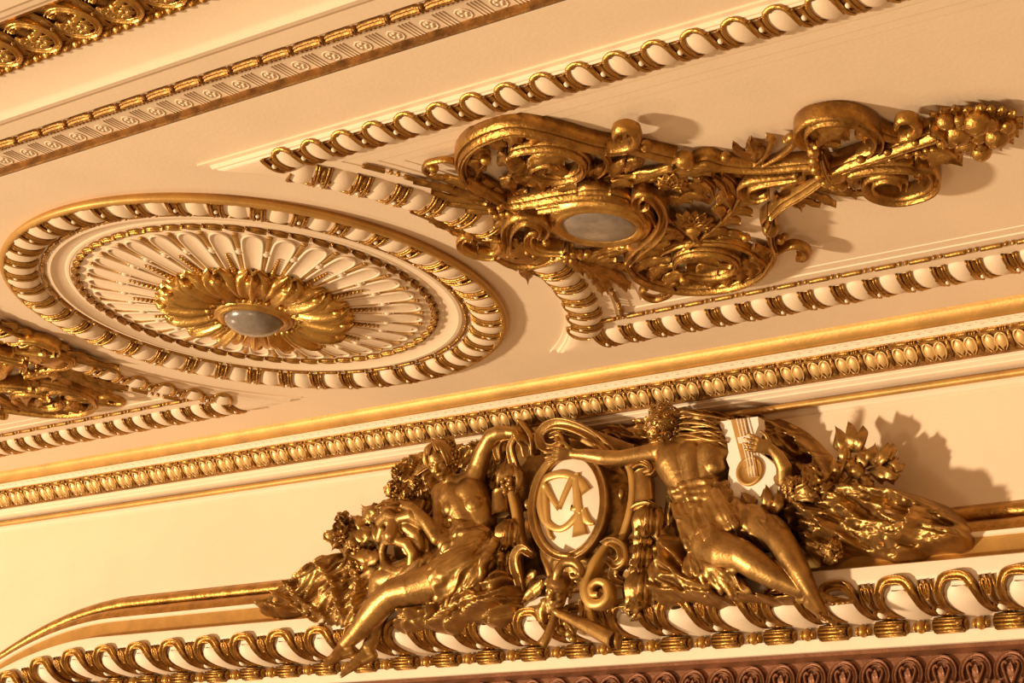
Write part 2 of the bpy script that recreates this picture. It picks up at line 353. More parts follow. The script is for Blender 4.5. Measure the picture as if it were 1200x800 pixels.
for k in range(26):
    x = .47 - .1815 * 4 + k * .1815 - .02
    T = Matrix.Translation((x, YN, H + ZN))
    place(me_ro, 'rosette', near_band, T); place(me_fl, 'flute_group', near_band, Matrix.Translation((x + .09, YN, H + ZN))); place(me_rb, 'ribbon', near_band, T)
q = MB(); yc = -2.785; zz = -.062
th = np.linspace(-2.2, 2.9, 12)
sweep(q, [(.10 * math.cos(a), yc + .115 * math.sin(a), zz) for a in th], [.02, .034, .034, .03, .02], .034, CZ, GROOVE, 2)
for r0, sd in ((.07, 7), (.036, 5)):
    for a in np.linspace(-.6, 3.4, sd):
        leaf(q, [(r0 * .3 * math.cos(a), yc + .01 + r0 * .3 * math.sin(a), zz - .01), (r0 * .8 * math.cos(a + .1), yc + .01 + r0 * .8 * math.sin(a + .1), zz - .034), (r0 * 1.2 * math.cos(a + .2), yc + .01 + r0 * 1.2 * math.sin(a + .2), zz - .016)], r0 * .62, CZ, lobes=0, nv=5, seg=3, rib=.25)
for a, b in ((-.05, -.07), (.0, -.085), (.05, -.06), (.06, -.03)): q.ball((a, yc + b, zz - .012), (.02, .018, .018), 7, 5)
q.ball((0, yc + .0, zz - .02), (.024, .026, .024), 8, 6)
me_ac = q.mesh('acanthus_scroll', BRIGHT)
q = MB()
for sg in (-1, 1): leaf(q, [(0, yc - .12, zz), (sg * .01, yc - .02, zz - .012), (sg * .035, yc + .12, zz - .004)], .05, CZ, lobes=3, nv=5, seg=4, rib=.2)
q.ball((0, yc, zz - .016), (.014, .014, .014), 6, 4); me_pl = q.mesh('palmette', GOLD)
q = MB(); q.ball((0, -2.632, -.068), (.026, .024, .024), 8, 6); q.ball((.03, -2.632, -.068), (.006, .018, .018), 6, 4); me_bd = q.mesh('bead', GOLD)
for k in range(9):
    x = 1.29 - .2585 * 3 + k * .2585; place(me_ac, 'acanthus_scroll', leaf_band, Matrix.Translation((x, YN, H + ZN))); place(me_pl, 'palmette', leaf_band, Matrix.Translation((x + .129, YN, H + ZN)))
for k in range(36): place(me_bd, 'bead', leaf_band, Matrix.Translation((.36 + k * .0646, YN, H + ZN)))

# ================================================================== CEILING ROUNDEL
DOWN = lambda x, y, a: Matrix.Translation((x, y, H)) @ Matrix.Rotation(a, 4, 'Z') @ Matrix.Diagonal((1, -1, -1, 1))   # local x,-y ; z = drop
roundel = thing('ceiling_roundel', 'large round cream and gold plaster ceiling medallion with fluted fan around a gilt rosette', 'medallion', (0, 0, H))
MZ = DOWN(0, 0, 0)
q = MB(); lathe(q, [(1.385, -.02), (1.385, .004), (1.391, .012), (1.402, .022), (1.406, .034), (1.40, .046), (1.388, .052), (1.372, .052), (1.36, .04)], MZ, 128, False); q.build('gilt_rim', OCHRE, roundel)
def qs(a, w=.09, h=.045, h0=.014): return w * (1 - math.cos(a)), h0 + h * math.sin(a)      # egg section: outwards, drop
q = MB(); prof = [(1.368, .0), (1.366, .038)] + [(1.212 + qs(a)[0], qs(a)[1]) for a in np.linspace(2.3, 0, 12)] + [(1.21, .022), (1.195, .022), (1.193, .014), (1.155, .014), (1.15, .022), (1.13, .024)] + \
    [(1.13 - .075 * t, .022 - .020 * math.sin(t * math.pi / 2)) for t in np.linspace(0, 1, 6)] + [(1.05, .006), (1.032, .006), (1.03, .004), (.96, .004), (.955, .006)] + [(.95 - t * .6, .008 + .05 * t) for t in np.linspace(0, 1, 8)] + [(0, .06)]
lathe(q, prof, MZ, 128, False); o = q.build('plaster_dish', CREAM, roundel, sharp=40)
# one unit: egg with its gilt rim, dart with its pearl (local: x along, y outwards, z drop)
def unit_egg(hw):
    q = MB(); Pt = []
    for a in np.linspace(.1, 2.45, 12):
        y, h = qs(a); k = hw * (1 - .22 * abs(a / 2.5 * 2 - 1) ** 3)
        Pt.append([(xx * k, y - math.cos(a) * .012 * (1 - xx * xx), h + math.sin(a) * .012 * (1 - xx * xx)) for xx in np.linspace(-1, 1, 7)])
    q.grid(np.array(Pt)); return q
def unit_rim(hw):
    q = MB(); rp = [(-1.05, 1.2), (-1.16, 1.7), (-1.12, 2.15), (-.8, 2.6), (0, 2.85), (.8, 2.6), (1.12, 2.15), (1.16, 1.7), (1.05, 1.2)]
    sweep(q, [(hw * x, qs(a)[0], qs(a)[1]) for x, a in rp], [.006, .014, .02, .024, .026, .024, .02, .014, .006], .016, (0, .5, 1), ROUND, 3)
    return q
def unit_dart(hw):
    q = MB()
    for xx, wd, up in ((-hw, .014, .0), (-hw * .62, .012, .004), (hw * .62, .012, .004), (hw, .014, .0)):
        pts = [(xx * (1 - .12 * math.sin(a)), qs(a)[0] - .004 * math.cos(a), qs(a)[1] + up) for a in np.linspace(.05, 2.4, 10)]
        nn = [(0, -math.cos(a), math.sin(a)) for a in np.linspace(.05, 2.4, 10)]; sweep(q, pts, wd, .014, np.array(nn), ROUND[::1], smooth=False)
    pts = [(0, qs(a)[0] - .002, qs(a)[1]) for a in np.linspace(.15, 1.4, 5)]; sweep(q, pts, [.012, .02, .028, .02, .008], .014, np.array([(0, -math.cos(a), math.sin(a)) for a in np.linspace(.15, 1.4, 5)]), RIB, smooth=False)
    Pt = [[(xx * hw, qs(a)[0] - .001, qs(a)[1] + .001) for xx in (-1, 1)] for a in np.linspace(.05, 2.45, 9)]; q.grid(np.array(Pt))
    for s_ in (-1, 1): sweep(q, [(s_ * hw * .3, qs(.9)[0], qs(.9)[1]), (s_ * hw * .42, qs(1.3)[0], qs(1.3)[1]), (s_ * hw * .2, qs(1.6)[0], qs(1.6)[1])], .008, .01, (0, -.3, 1), ROUND[::2], 2)
    return q
def unit_pearl():
    q = MB(); a = 1.75; q.ball((0, qs(a)[0] - .003, qs(a)[1] + .008), (.012, .014, .012), 8, 6); return q
me_egg = unit_egg(.050).mesh('egg', CREAM); me_rim = unit_rim(.05).mesh('egg_rim', GOLD); me_dart = unit_dart(.038).mesh('dart', GOLD); me_pearl = unit_pearl().mesh('pearl', WHITE)
def spot(cx, cy_, ang, r):
    """local frame on a circle: x along the circle, y outwards from its middle, z down"""
    rx, ry = math.cos(ang), math.sin(ang); return frame_m((cx + r * rx, cy_ + r * ry, H), (ry, -rx, 0), (rx, ry, 0), (0, 0, -1))
def spot_in(cx, cy_, ang, r):
    rx, ry = math.cos(ang), math.sin(ang); return frame_m((cx + r * rx, cy_ + r * ry, H), (-ry, rx, 0), (-rx, -ry, 0), (0, 0, -1))
q = MB(); sweep(q, [(-.055, 0, .012), (-.045, 0, .012), (.045, 0, .012), (.055, 0, .012)], [.016, .026, .026, .016], .022, (0, 0, 1), ROUND, 2); me_reel2 = q.mesh('reel', GOLD)
beads = MB()
for k in range(40):
    a = math.radians(-98.7 + 9 * k); d = a + math.radians(4.5)
    place(me_egg, 'egg', roundel, spot(0, 0, d, 1.212));
    dd = place(me_dart, 'dart', roundel, spot(0, 0, a, 1.212)); place(me_pearl, 'pearl', dd, spot(0, 0, a, 1.212), 'pale pearl')
    place(me_reel2, 'reel', roundel, spot(0, 0, d, 1.174))
    for off in (-.018, .018): beads.ball((1.174 * math.cos(a + off), 1.174 * math.sin(a + off), H - .024), (.0125, .0125, .012), 7, 5)
o = beads.build('bead_string', GOLD, roundel); o['kind'] = 'stuff'
q = MB(); sweep(q, [(-.045, -.012, .004), (0, 0, .008), (.045, .010, .004)], [.022, .05, .022], .024, (0, 0, 1), RIB, 3); q.ball((.053, 0, .012), (.006, .022, .010), 6, 4); q.ball((-.053, .012, .01), (.006, .01, .008), 6, 4)
me_rb2 = q.mesh('ribbon_turn', GOLD)
for k in range(56): place(me_rb2, 'ribbon_turn', roundel, spot(0, 0, 2 * math.pi * k / 56, .998))
def fan_h(r): return .008 + .05 * (.95 - r) / .6
# flutes, bars and bosses of the fan
q = MB(); hw = math.radians(4.0)
def fp(r, a, up=0.0): return (r * math.sin(a), r * math.cos(a), fan_h(r) + up)
lp = [fp(.40, -hw), fp(.6, -hw), fp(.8, -hw * .95), fp(.885, -hw * .8), fp(.92, -hw * .4), fp(.928, 0), fp(.92, hw * .4), fp(.885, hw * .8), fp(.8, hw * .95), fp(.6, hw), fp(.40, hw)]
sweep(q, lp, .016, .014, (0, .08, 1), ROUND, 3)
Pt = [[fp(r, hw * xx * .9, .001 + .010 * (xx * xx)) for xx in (-1, -.5, 0, .5, 1)] for r in np.linspace(.40, .9, 6)]; q.grid(np.array(Pt)); me_fl = q.mesh('flute', CREAM)
q = MB(); sweep(q, [fp(.40, 0), fp(.70, 0)], [.014, .022], .010, (0, .08, 1), FLAT, seg=3); me_b1 = q.mesh('bar', OCHRE)
q = MB(); sweep(q, [fp(.775, 0), fp(.915, 0)], [.022, .030], .010, (0, .08, 1), FLAT, seg=3); q.ball(fp(.928, 0, .006), (.02, .010, .008), 6, 4); me_b2 = q.mesh('bar', OCHRE)
q = MB(); q.ball(fp(.738, 0, .006), (.022, .022, .014), 8, 6); q.ball(fp(.71, 0, .004), (.016, .008, .008), 6, 4); q.ball(fp(.766, 0, .004), (.018, .008, .008), 6, 4); me_bs = q.mesh('boss', CREAM)
q = MB()
for k, r in enumerate(np.linspace(.50, .70, 9)): q.ball(fp(r, 0, .012), .019 - .0012 * k, 7, 5)
me_st = q.mesh('bead_strand', GOLD)
for k in range(32):
    a = math.radians(-52.2 + 11.25 * k); place(me_b1, 'bar', roundel, spot(0, 0, a, 0)); place(me_b2, 'bar', roundel, spot(0, 0, a, 0)); place(me_bs, 'boss', roundel, spot(0, 0, a, 0))
    place(me_fl, 'flute', roundel, spot(0, 0, a + math.radians(5.625), 0))
    if k % 2 == 0: place(me_st, 'bead_strand', roundel, spot(0, 0, a - math.radians(5.625), 0))
q = MB()
Pt = []
for t in np.linspace(0, 1, 13):
    r = .215 + .32 * t; hw_ = .030 + .075 * min(1, t / .55) ** .8
    if t > .8: hw_ *= math.sqrt(max(.06, 1 - ((t - .8) / .215) ** 2))
    hb = .085 + .055 * math.sin(math.pi * min(1, t * .62 + .1)) - (.045 * ((t - .78) / .22) ** 2 if t > .78 else 0)
    row = []
    for v in np.linspace(-1, 1, 15):
        rg = .018 * math.cos(v * math.pi * 3) * (.4 + .6 * math.sin(math.pi * min(1, t * .95 + .05))) + .014 * math.exp(-(v / .12) ** 2) - .030 * v * v
        tip = .022 * math.cos(v * 2.5 * math.pi) if t > .9 else 0
        row.append((v * hw_, r + tip, hb + rg))
    Pt.append(row + [(x, y, z - .03) for x, y, z in row[::-1]])
q.grid(np.array(Pt), False, True); q.f.append(tuple(q.n - 30 + j for j in range(30)))
q.ball((0, .50, .118), (.04, .03, .02), 8, 6); me_pt = q.mesh('petal', BRIGHT)
for k in range(16): place(me_pt, 'petal', roundel, spot(0, 0, math.radians(-46.6 + 22.5 * k), 0))
q = MB(); lathe(q, [(.42, .04), (.3, .085), (.24, .10), (.225, .115), (.225, .125), (.215, .135), (.205, .132), (.2, .14), (.185, .15), (.168, .145), (.16, .13), (.0, .12)], MZ, 48); q.build('collar', BRIGHT, roundel)
q = MB()
for a in np.linspace(0, 2 * np.pi, 38, endpoint=False): q.ball((.255 * math.cos(a), .255 * math.sin(a), H - .12), .017, 7, 5)
o = q.build('bead_string', BRIGHT, roundel); o['kind'] = 'stuff'
q = MB(); lathe(q, [(.163, .13)] + [(.163 * math.cos(a), .135 + .085 * math.sin(a)) for a in np.linspace(.05, 1.5, 10)] + [(.001, .22)], MZ, 40); q.build('lamp_bowl', GLASS, roundel)

# ================================================================== PANEL FRAMES (right one first, left one mirrored)
AE = 1.855; A0 = math.asin(1.27 / AE)
def panel_path(off, xend=5.9, n=40):
    """centre line moved outwards by off"""
    y = 1.27 + off; r = AE - off; a = math.asin(min(1, y / r)); arc = [(r * math.cos(t), r * math.sin(t)) for t in np.linspace(-a, a, n)]
    return np.array([(xend, -y)] + arc + [(xend, y)])
def frame_band(mb, prof):
    rows = [np.c_[panel_path(o), np.full(42, H - h)] for o, h in prof]; mb.grid(np.stack(rows, 1))
frame = thing('panel_frame', 'cream and gilt egg and dart frame of the ceiling panel right of the medallion', 'moulding', (3.6, 0, H))
q = MB(); frame_band(q, [(.135, 0), (.135, .010), (.114, .014), (.112, .02), (.108, .034), (.10, .036)] + [(-.065 + qs(a)[0], qs(a)[1]) for a in np.linspace(2.5, 0, 12)] + [(-.068, .02), (-.15, .016), (-.152, .010), (-.235, .010), (-.24, .004), (-.30, .004), (-.302, 0)])
q.build('moulding_body', CREAM, frame, sharp=35)
q = MB(); sweep(q, [(-.055, 0, 0), (-.045, 0, 0), (.045, 0, 0), (.055, 0, 0)], [.016, .028, .028, .016], .026, (0, 0, 1), ROUND, 2)
me_reel3 = q.mesh('reel', GOLD); strings = MB()
def line_spot(x, y, out, drop=0.0): return frame_m((x, y, H - drop), (out, 0, 0), (0, out, 0), (0, 0, -1))
def egg_set(par, Ma, Md):
    place(me_egg, 'egg', par, Ma); place(me_rim, 'egg_rim', par, Ma)
    if Md is not None: dd = place(me_dart, 'dart', par, Md); place(me_pearl, 'pearl', dd, Md, 'pale pearl')
for k in range(24):
    x = 1.475 + .1885 * k
    egg_set(frame, line_spot(x + .094, 1.205, 1), line_spot(x, 1.205, 1))
    egg_set(frame, line_spot(x + .094 - .05, -1.205, -1), line_spot(x - .05, -1.205, -1))
    place(me_reel3, 'reel', frame, line_spot(x + .15, 1.085, 1, .014))
    for dx in (-.018, .018): strings.ball((x + .056 + dx, 1.085, H - .024), (.0125, .013, .013), 7, 5)
na = 14; da = 2 * (A0 - .03) / na
for k in range(na + 1):
    a = -A0 + .03 + da * k
    if abs(a) < A0 - .05: egg_set(frame, spot_in(0, 0, a + da / 2, 1.92), spot_in(0, 0, a, 1.92))
    else: egg_set(frame, spot_in(0, 0, a + da / 2, 1.92), None) if k < na else None
    if k < na:
        f = frame_m((2.04 * math.cos(a), 2.04 * math.sin(a), H - .014), (math.sin(a), -math.cos(a), 0), (math.cos(a), math.sin(a), 0), (0, 0, -1))
        if abs(a) < .52: place(me_reel3, 'reel', frame, f)
        if abs(a + da / 2) < .5:
            for dd in (-.018, .018): strings.ball((2.04 * math.cos(a + da / 2 + dd / 2), 2.04 * math.sin(a + da / 2 + dd / 2), H - .024), (.0125, .0125, .013), 7, 5)
o = strings.build('bead_string', GOLD, frame); o['kind'] = 'stuff'
def mirror_copy(root, label):
    """a copy of a thing and its parts, mirrored about the middle of the medallion"""
    r = root.copy(); COL.objects.link(r); r.location.x = -root.location.x; r.scale = (-1, 1, 1); r['label'] = label
    for ch in list(root.children):
        c = ch.copy(); COL.objects.link(c); c.parent = r
        for g in list(ch.children):
            d = g.copy(); COL.objects.link(d); d.parent = c
    return r
mirror_copy(frame, 'egg and dart panel frame at the left edge, lower left of the medallion')

# ================================================================== GILT ACANTHUS ORNAMENT ON THE CEILING PANEL
orn = thing('acanthus_ornament', 'long gilt acanthus scroll ornament with oval lamp on the ceiling panel right of the medallion', 'ornament', C(702, 250, 0))
rnd = random.Random(5); SW = .60; DS = .66
def cpts(pts, d): return np.array([C(p[0], p[1], DS * (d if len(p) < 3 else p[2])) for p in pts])
def oscroll(name, pts, w, h=.07, prof=RIB, d=.09, m=GOLD, seg=5, par=None):
    q = MB(); w = np.array(w) * SW if not np.isscalar(w) else w * SW; h = h * .85
    e = 0 if prof is ROUND else .015; sweep(q, cpts(pts, d) - CZ * (h * .5 + e), w, h + e, CZ, prof, seg); return q.build(name, m, par or orn)
def oleaf(pts, w, d=.09, lobes=3, m=GOLD, name='leaf', cup=-.12, par=None, depth=.35, rib=.14):
    p = cpts(pts, d)
    if len(p) == 2:
        mid = (p[0] + p[1]) / 2 + CZ * .03; p = np.array([p[0], mid, p[1]])
    q = MB(); leaf(q, p, w, CZ, lobes=lobes, cup=cup, rib=rib, thick=.014, nv=7, seg=5 if lobes else 4, depth=depth); return q.build(name, m, par or orn)
def oball(px, py, r, d=.1, name='berry', m=GOLD, sq=1.0, par=None):
    r *= .85; q = MB(); q.ball(C(px, py, d * DS), (r, r, r * sq), 12, 8); return q.build(name, m, par or orn)
def opod(a, b, r, d=.1, name='bud', m=GOLD):
    A, B = C(*a, d * DS), C(*b, d * DS); q = MB(); t = B - A; L = np.linalg.norm(t)
    sweep(q, [A + CZ * -r, A + t * .3 + CZ * -r, A + t * .65 + CZ * -r, B + CZ * -r], [r * .5, r * 2, r * 1.7, r * .2], r * 1.9, CZ, RIB, 4); return q.build(name, m, orn)
# --- lamp in the middle of the ornament
MM = Matrix.Translation(C(702, 263, .085)) @ Matrix.Diagonal((1, -1, -1, 1))
q = MB(); lathe(q, [(.285, -.09), (.275, -.03), (.25, .0), (.245, .012), (.232, .02), (.222, .016), (.215, .026), (.20, .03), (.192, .022), (.186, .024), (.178, .012), (.17, .0), (.0, -.02)], MM, 56); q.build('lamp_ring', BRIGHT, orn)
q = MB(); lathe(q, [(.185, .002)] + [(.185 * math.cos(a), .006 + .03 * math.sin(a)) for a in np.linspace(.05, 1.5, 8)] + [(.001, .036)], MM, 48); q.build('lamp_bowl', GLASS, orn)
# --- big C scroll, near side
oscroll('scroll', [(548, 213), (540, 197), (543, 181), (556, 167), (578, 156), (605, 150), (635, 154), (662, 161), (690, 169), (715, 173), (735, 171)], [.05, .10, .13, .15, .15, .14, .12, .11, .10, .08, .05], .10, RIB, .10)
oscroll('curl', [(712, 173), (737, 170), (746, 162), (744, 152), (733, 148), (722, 151), (721, 157), (729, 159)], [.05, .06, .075, .09, .085, .06, .045, .03], .09, ROUND, .12)
oscroll('stem', [(544, 203), (556, 213), (572, 222), (590, 232), (606, 240), (624, 247)], [.06, .09, .09, .08, .07, .05], .09, GROOVE, .08)
for a in ([(572, 160), (580, 170), (592, 178)], [(606, 155), (603, 164), (596, 172)], [(640, 158), (645, 165), (643, 173)], [(664, 164), (673, 170), (678, 178)], [(686, 169), (694, 175), (696, 184)], [(622, 154), (628, 162), (622, 169)], [(552, 176), (562, 182), (566, 192)], [(548, 190), (558, 196), (560, 206)]):
    oleaf(a, .10, .085, 2)
oscroll('tendril', [(690, 170), (703, 178), (712, 189), (708, 200), (696, 208)], [.03, .06, .07, .06, .03], .05, RIB, .08)
oball(569, 187, .032); oscroll('tendril', [(569, 189), (562, 198), (556, 208)], [.02, .03, .02], .03, ROUND, .08)
# inner spiral with its leaf
oscroll('spiral', [(594, 180), (604, 175), (622, 172), (646, 171), (668, 176), (683, 187), (684, 199), (671, 207), (650, 209), (632, 205), (622, 197), (631, 190), (646, 189), (655, 195)], [.03, .07, .09, .11, .11, .11, .10, .09, .08, .08, .06, .06, .05, .03], .09, RIB, .09)
oleaf([(592, 178), (597, 192), (612, 201), (640, 205)], .13, .10, 4); oleaf([(618, 196), (640, 188), (662, 192)], .10, .12, 3); oleaf([(630, 190), (648, 182), (668, 186)], .08, .11, 2)
for a in ([(600, 204), (606, 210), (617, 217)], [(612, 208), (622, 214), (634, 222)], [(598, 210), (594, 216), (604, 226)], [(640, 208), (634, 216), (640, 224)], [(655, 209), (652, 216), (660, 222)], [(672, 206), (680, 212), (676, 222)], [(684, 198), (690, 205), (697, 196)], [(690, 212), (700, 206), (706, 194)], [(640, 200), (655, 204), (668, 214)]):
    oleaf(a, .085, .09, 2)
# left curl and laurel spray over the frame
oscroll('curl', [(548, 207), (538, 193), (525, 187), (512, 188), (500, 192), (497, 199), (504, 203), (511, 199)], [.03, .03, .035, .04, .045, .04, .04, .03], .045, ROUND, .08)
oball(508, 197, .03)
for a, w_ in (([(560, 238), (530, 225), (484, 214)], .06), ([(570, 240), (535, 236), (505, 226)], .06), ([(565, 234), (545, 216), (520, 210)], .07), ([(575, 238), (560, 220), (541, 205)], .07), ([(585, 240), (575, 222), (565, 211)], .06), ([(580, 246), (552, 244), (523, 240)], .055), ([(560, 230), (530, 214), (500, 207)], .05),
              ([(590, 243), (586, 230), (578, 220)], .06), ([(596, 244), (604, 230), (618, 224)], .07), ([(588, 250), (565, 250), (545, 248)], .055), ([(572, 236), (550, 230), (531, 221)], .055), ([(600, 246), (616, 236), (636, 232)], .07), ([(600, 250), (620, 246), (640, 242)], .06), ([(592, 252), (590, 262), (578, 268)], .06), ([(605, 244), (600, 234), (604, 224)], .05)):
    oleaf(a, w_, .08, 0 if w_ < .06 else 2, name='laurel_leaf', depth=.2)
for k in range(7): oball(586 + rnd.uniform(-10, 12), 246 + rnd.uniform(-6, 8), rnd.uniform(.018, .03), .12)
# long leaf stem on the medallion side
oscroll('stem', [(604, 300), (572, 284), (540, 270), (510, 257), (481, 245)], [.06, .06, .05, .045, .02], .05, ROUND, .07)
for a in ([(505, 257), (512, 264), (522, 268)], [(525, 265), (530, 273), (541, 277)], [(545, 275), (548, 284), (560, 287)], [(570, 287), (572, 297), (585, 300)], [(560, 282), (575, 274), (590, 276)]): oleaf(a, .06, .07, 2)
oscroll('curl', [(592, 290), (578, 298), (558, 296), (542, 288), (539, 281), (545, 276), (553, 278)], [.05, .07, .08, .07, .06, .05, .03], .07, GROOVE, .10, BRIGHT)
oscroll('curl', [(560, 292), (576, 295), (586, 289), (585, 280), (577, 279)], [.03, .05, .06, .05, .03], .07, ROUND, .12, BRIGHT)
# shell cartouche beside the lamp
q = MB(); q.ball(C(606, 288, .04), (.14, .16, .07), 16, 10); q.ball(C(632, 298, .04), (.12, .09, .055), 12, 8); q.build('shell_body', GOLD, orn)
oscroll('shell_roll', [(596, 290), (594, 272), (600, 259), (614, 253), (630, 256), (639, 265), (634, 275)], [.06, .10, .13, .14, .13, .10, .06], .10, GROOVE, .15)
oscroll('shell_roll', [(636, 274), (625, 270), (619, 276), (622, 286), (636, 292), (660, 293)], [.04, .06, .07, .08, .08, .05], .08, GROOVE, .14, BRIGHT)
oscroll('shell_lip', [(580, 298), (600, 308), (625, 309), (648, 301), (668, 295)], [.05, .09, .10, .08, .05], .08, RIB, .10)
oleaf([(610, 302), (615, 315), (619, 332)], .085, .08, 2); oleaf([(585, 300), (592, 309), (606, 316)], .07, .08, 2); oleaf([(632, 306), (624, 318), (634, 324)], .06, .07, 2)
for x, y in ((600, 292), (612, 284), (618, 296), (604, 280), (626, 300), (596, 300), (640, 284), (648, 302), (656, 297), (664, 300), (672, 297)): oball(x, y, rnd.uniform(.016, .026), .15)
# hood over the lamp
oscroll('hood', [(596, 238), (628, 234), (660, 229), (695, 226), (725, 230), (746, 241), (756, 254)], [.05, .10, .13, .14, .13, .11, .06], .10, RIB, .13)
oscroll('hood', [(612, 248), (640, 244), (668, 240), (700, 238)], [.03, .06, .06, .03], .07, RIB, .11)
opod((676, 223), (716, 222), .035, .17)
for a in ([(640, 246), (625, 250), (612, 256)], [(650, 250), (640, 256), (642, 266)], [(706, 224), (725, 216), (742, 218)], [(640, 232), (665, 222), (690, 218)]): oleaf(a, .07, .12, 3)
# volute on the far right of the lamp
oscroll('volute', [(736, 305), (747, 292), (764, 279), (776, 263), (777, 247), (769, 232), (758, 225), (749, 226), (745, 233), (750, 239), (758, 237), (758, 231)], [.05, .08, .09, .08, .07, .08, .08, .08, .07, .06, .05, .03], .09, GROOVE, .14)
oscroll('stem', [(752, 240), (762, 250), (768, 262)], [.03, .05, .03], .05, RIB, .12)
# far side C scroll
oscroll('scroll', [(735, 300), (737, 311), (746, 323), (765, 332), (790, 337), (815, 339), (845, 337), (870, 331), (892, 320), (903, 306), (909, 292)], [.06, .09, .10, .11, .11, .10, .10, .09, .09, .09, .06], .09, RIB, .08)
for a in ([(762, 330), (772, 318), (790, 312)], [(744, 318), (760, 310), (786, 304)], [(745, 306), (758, 298), (776, 298)], [(850, 335), (850, 326), (840, 319)], [(868, 331), (866, 320), (856, 312)], [(880, 325), (880, 314), (870, 306)], [(893, 318), (888, 306), (878, 302)], [(902, 305), (892, 298), (884, 290)], [(835, 337), (830, 330), (818, 326)], [(780, 334), (790, 326), (806, 324)]):
    oleaf(a, .10, .09, 3)
oscroll('stem', [(770, 298), (795, 287), (825, 284), (855, 286), (880, 295), (899, 309)], [.03, .05, .06, .06, .05, .04], .05, RIB, .08)
oscroll('spiral', [(790, 312), (795, 301), (815, 295), (842, 296), (860, 304), (862, 312), (850, 320), (826, 323), (804, 319)], [.04, .08, .09, .10, .10, .09, .08, .08, .04], .08, RIB, .09)
oleaf([(796, 306), (815, 304), (842, 309)], .14, .12, 0, cup=-.25); oleaf([(816, 318), (832, 314), (856, 314)], .09, .11, 3); oleaf([(806, 322), (828, 330), (850, 326)], .08, .09, 3)
oball(802, 327, .036)
oscroll('curl', [(909, 294), (921, 288), (931, 286), (941, 289), (946, 295), (942, 301), (933, 300)], [.03, .04, .06, .08, .09, .07, .03], .07, ROUND, .10)
oscroll('curl', [(792, 336), (782, 345), (769, 350), (757, 347), (752, 340), (758, 336)], [.05, .07, .06, .05, .06, .05], .06, ROUND, .08)
oleaf([(776, 346), (784, 338), (792, 330)], .09, .10, 2)
# cup and stem linking the far scroll to the knot
oscroll('cup', [(909, 293), (904, 281), (902, 270), (901, 261), (904, 252)], [.05, .06, .10, .15, .07], .12, RIB, .11); oball(903, 268, .05, .13); oball(914, 281, .03, .1); oball(920, 277, .024, .1)
oscroll('stem', [(903, 252), (917, 239), (935, 229), (953, 217), (968, 205)], [.05, .08, .10, .09, .06], .08, RIB, .11, BRIGHT)
oscroll('leaf_roll', [(934, 203), (908, 207), (884, 211), (872, 217), (874, 225), (888, 228), (900, 224)], [.05, .10, .12, .12, .09, .07, .04], .09, GROOVE, .11)
for a, w_ in (([(958, 220), (985, 228), (1016, 228)], .06), ([(948, 226), (965, 236), (980, 242)], .06), ([(922, 238), (934, 240), (940, 247)], .07), ([(975, 216), (990, 224), (1004, 233)], .05), ([(935, 232), (950, 240), (962, 242)], .05), ([(905, 246), (912, 240), (908, 228)], .06), ([(985, 216), (1000, 212), (1008, 205)], .06), ([(915, 222), (930, 216), (945, 208)], .06), ([(940, 205), (952, 200), (958, 190)], .06), ([(965, 214), (980, 219), (996, 219)], .06)):
    oleaf(a, w_, .08, 2, name='laurel_leaf')
# near side stalk
oscroll('stem', [(733, 172), (752, 176), (770, 181), (789, 186)], [.05, .07, .10, .12], .08, RIB, .08); oball(757, 171, .035, .08); oball(802, 187, .055, .10, 'bud'); oball(808, 192, .04, .1, 'bud')
oscroll('stem', [(812, 190), (828, 189), (845, 193), (872, 196), (905, 196), (935, 193), (957, 192)], [.05, .14, .09, .065, .07, .08, .09], .08, RIB, .09); oball(850, 184, .03, .08)
for a, w_ in (([(700, 226), (740, 214), (788, 198)], .10), ([(780, 206), (810, 203), (840, 196)], .10), ([(715, 206), (724, 199), (732, 190)], .10), ([(733, 202), (742, 194), (752, 190)], .08), ([(742, 198), (748, 192), (746, 186)], .06), ([(895, 192), (872, 184), (858, 171)], .06), ([(885, 190), (884, 178), (879, 166)], .08), ([(880, 190), (892, 182), (890, 172)], .06),
              ([(700, 214), (722, 210), (745, 208)], .06), ([(800, 206), (828, 204), (850, 209)], .06), ([(760, 212), (784, 208), (806, 212)], .06), ([(820, 200), (850, 200), (880, 199)], .07)):
    oleaf(a, w_, .09, 3 if w_ > .07 else 2)
oscroll('tendril', [(893, 193), (910, 184), (922, 176), (931, 166), (928, 160), (920, 164)], [.03, .04, .05, .06, .06, .04], .05, ROUND, .08); oscroll('tendril', [(884, 192), (896, 182), (902, 172), (905, 163), (898, 161)], [.03, .04, .05, .06, .03], .05, ROUND, .08)
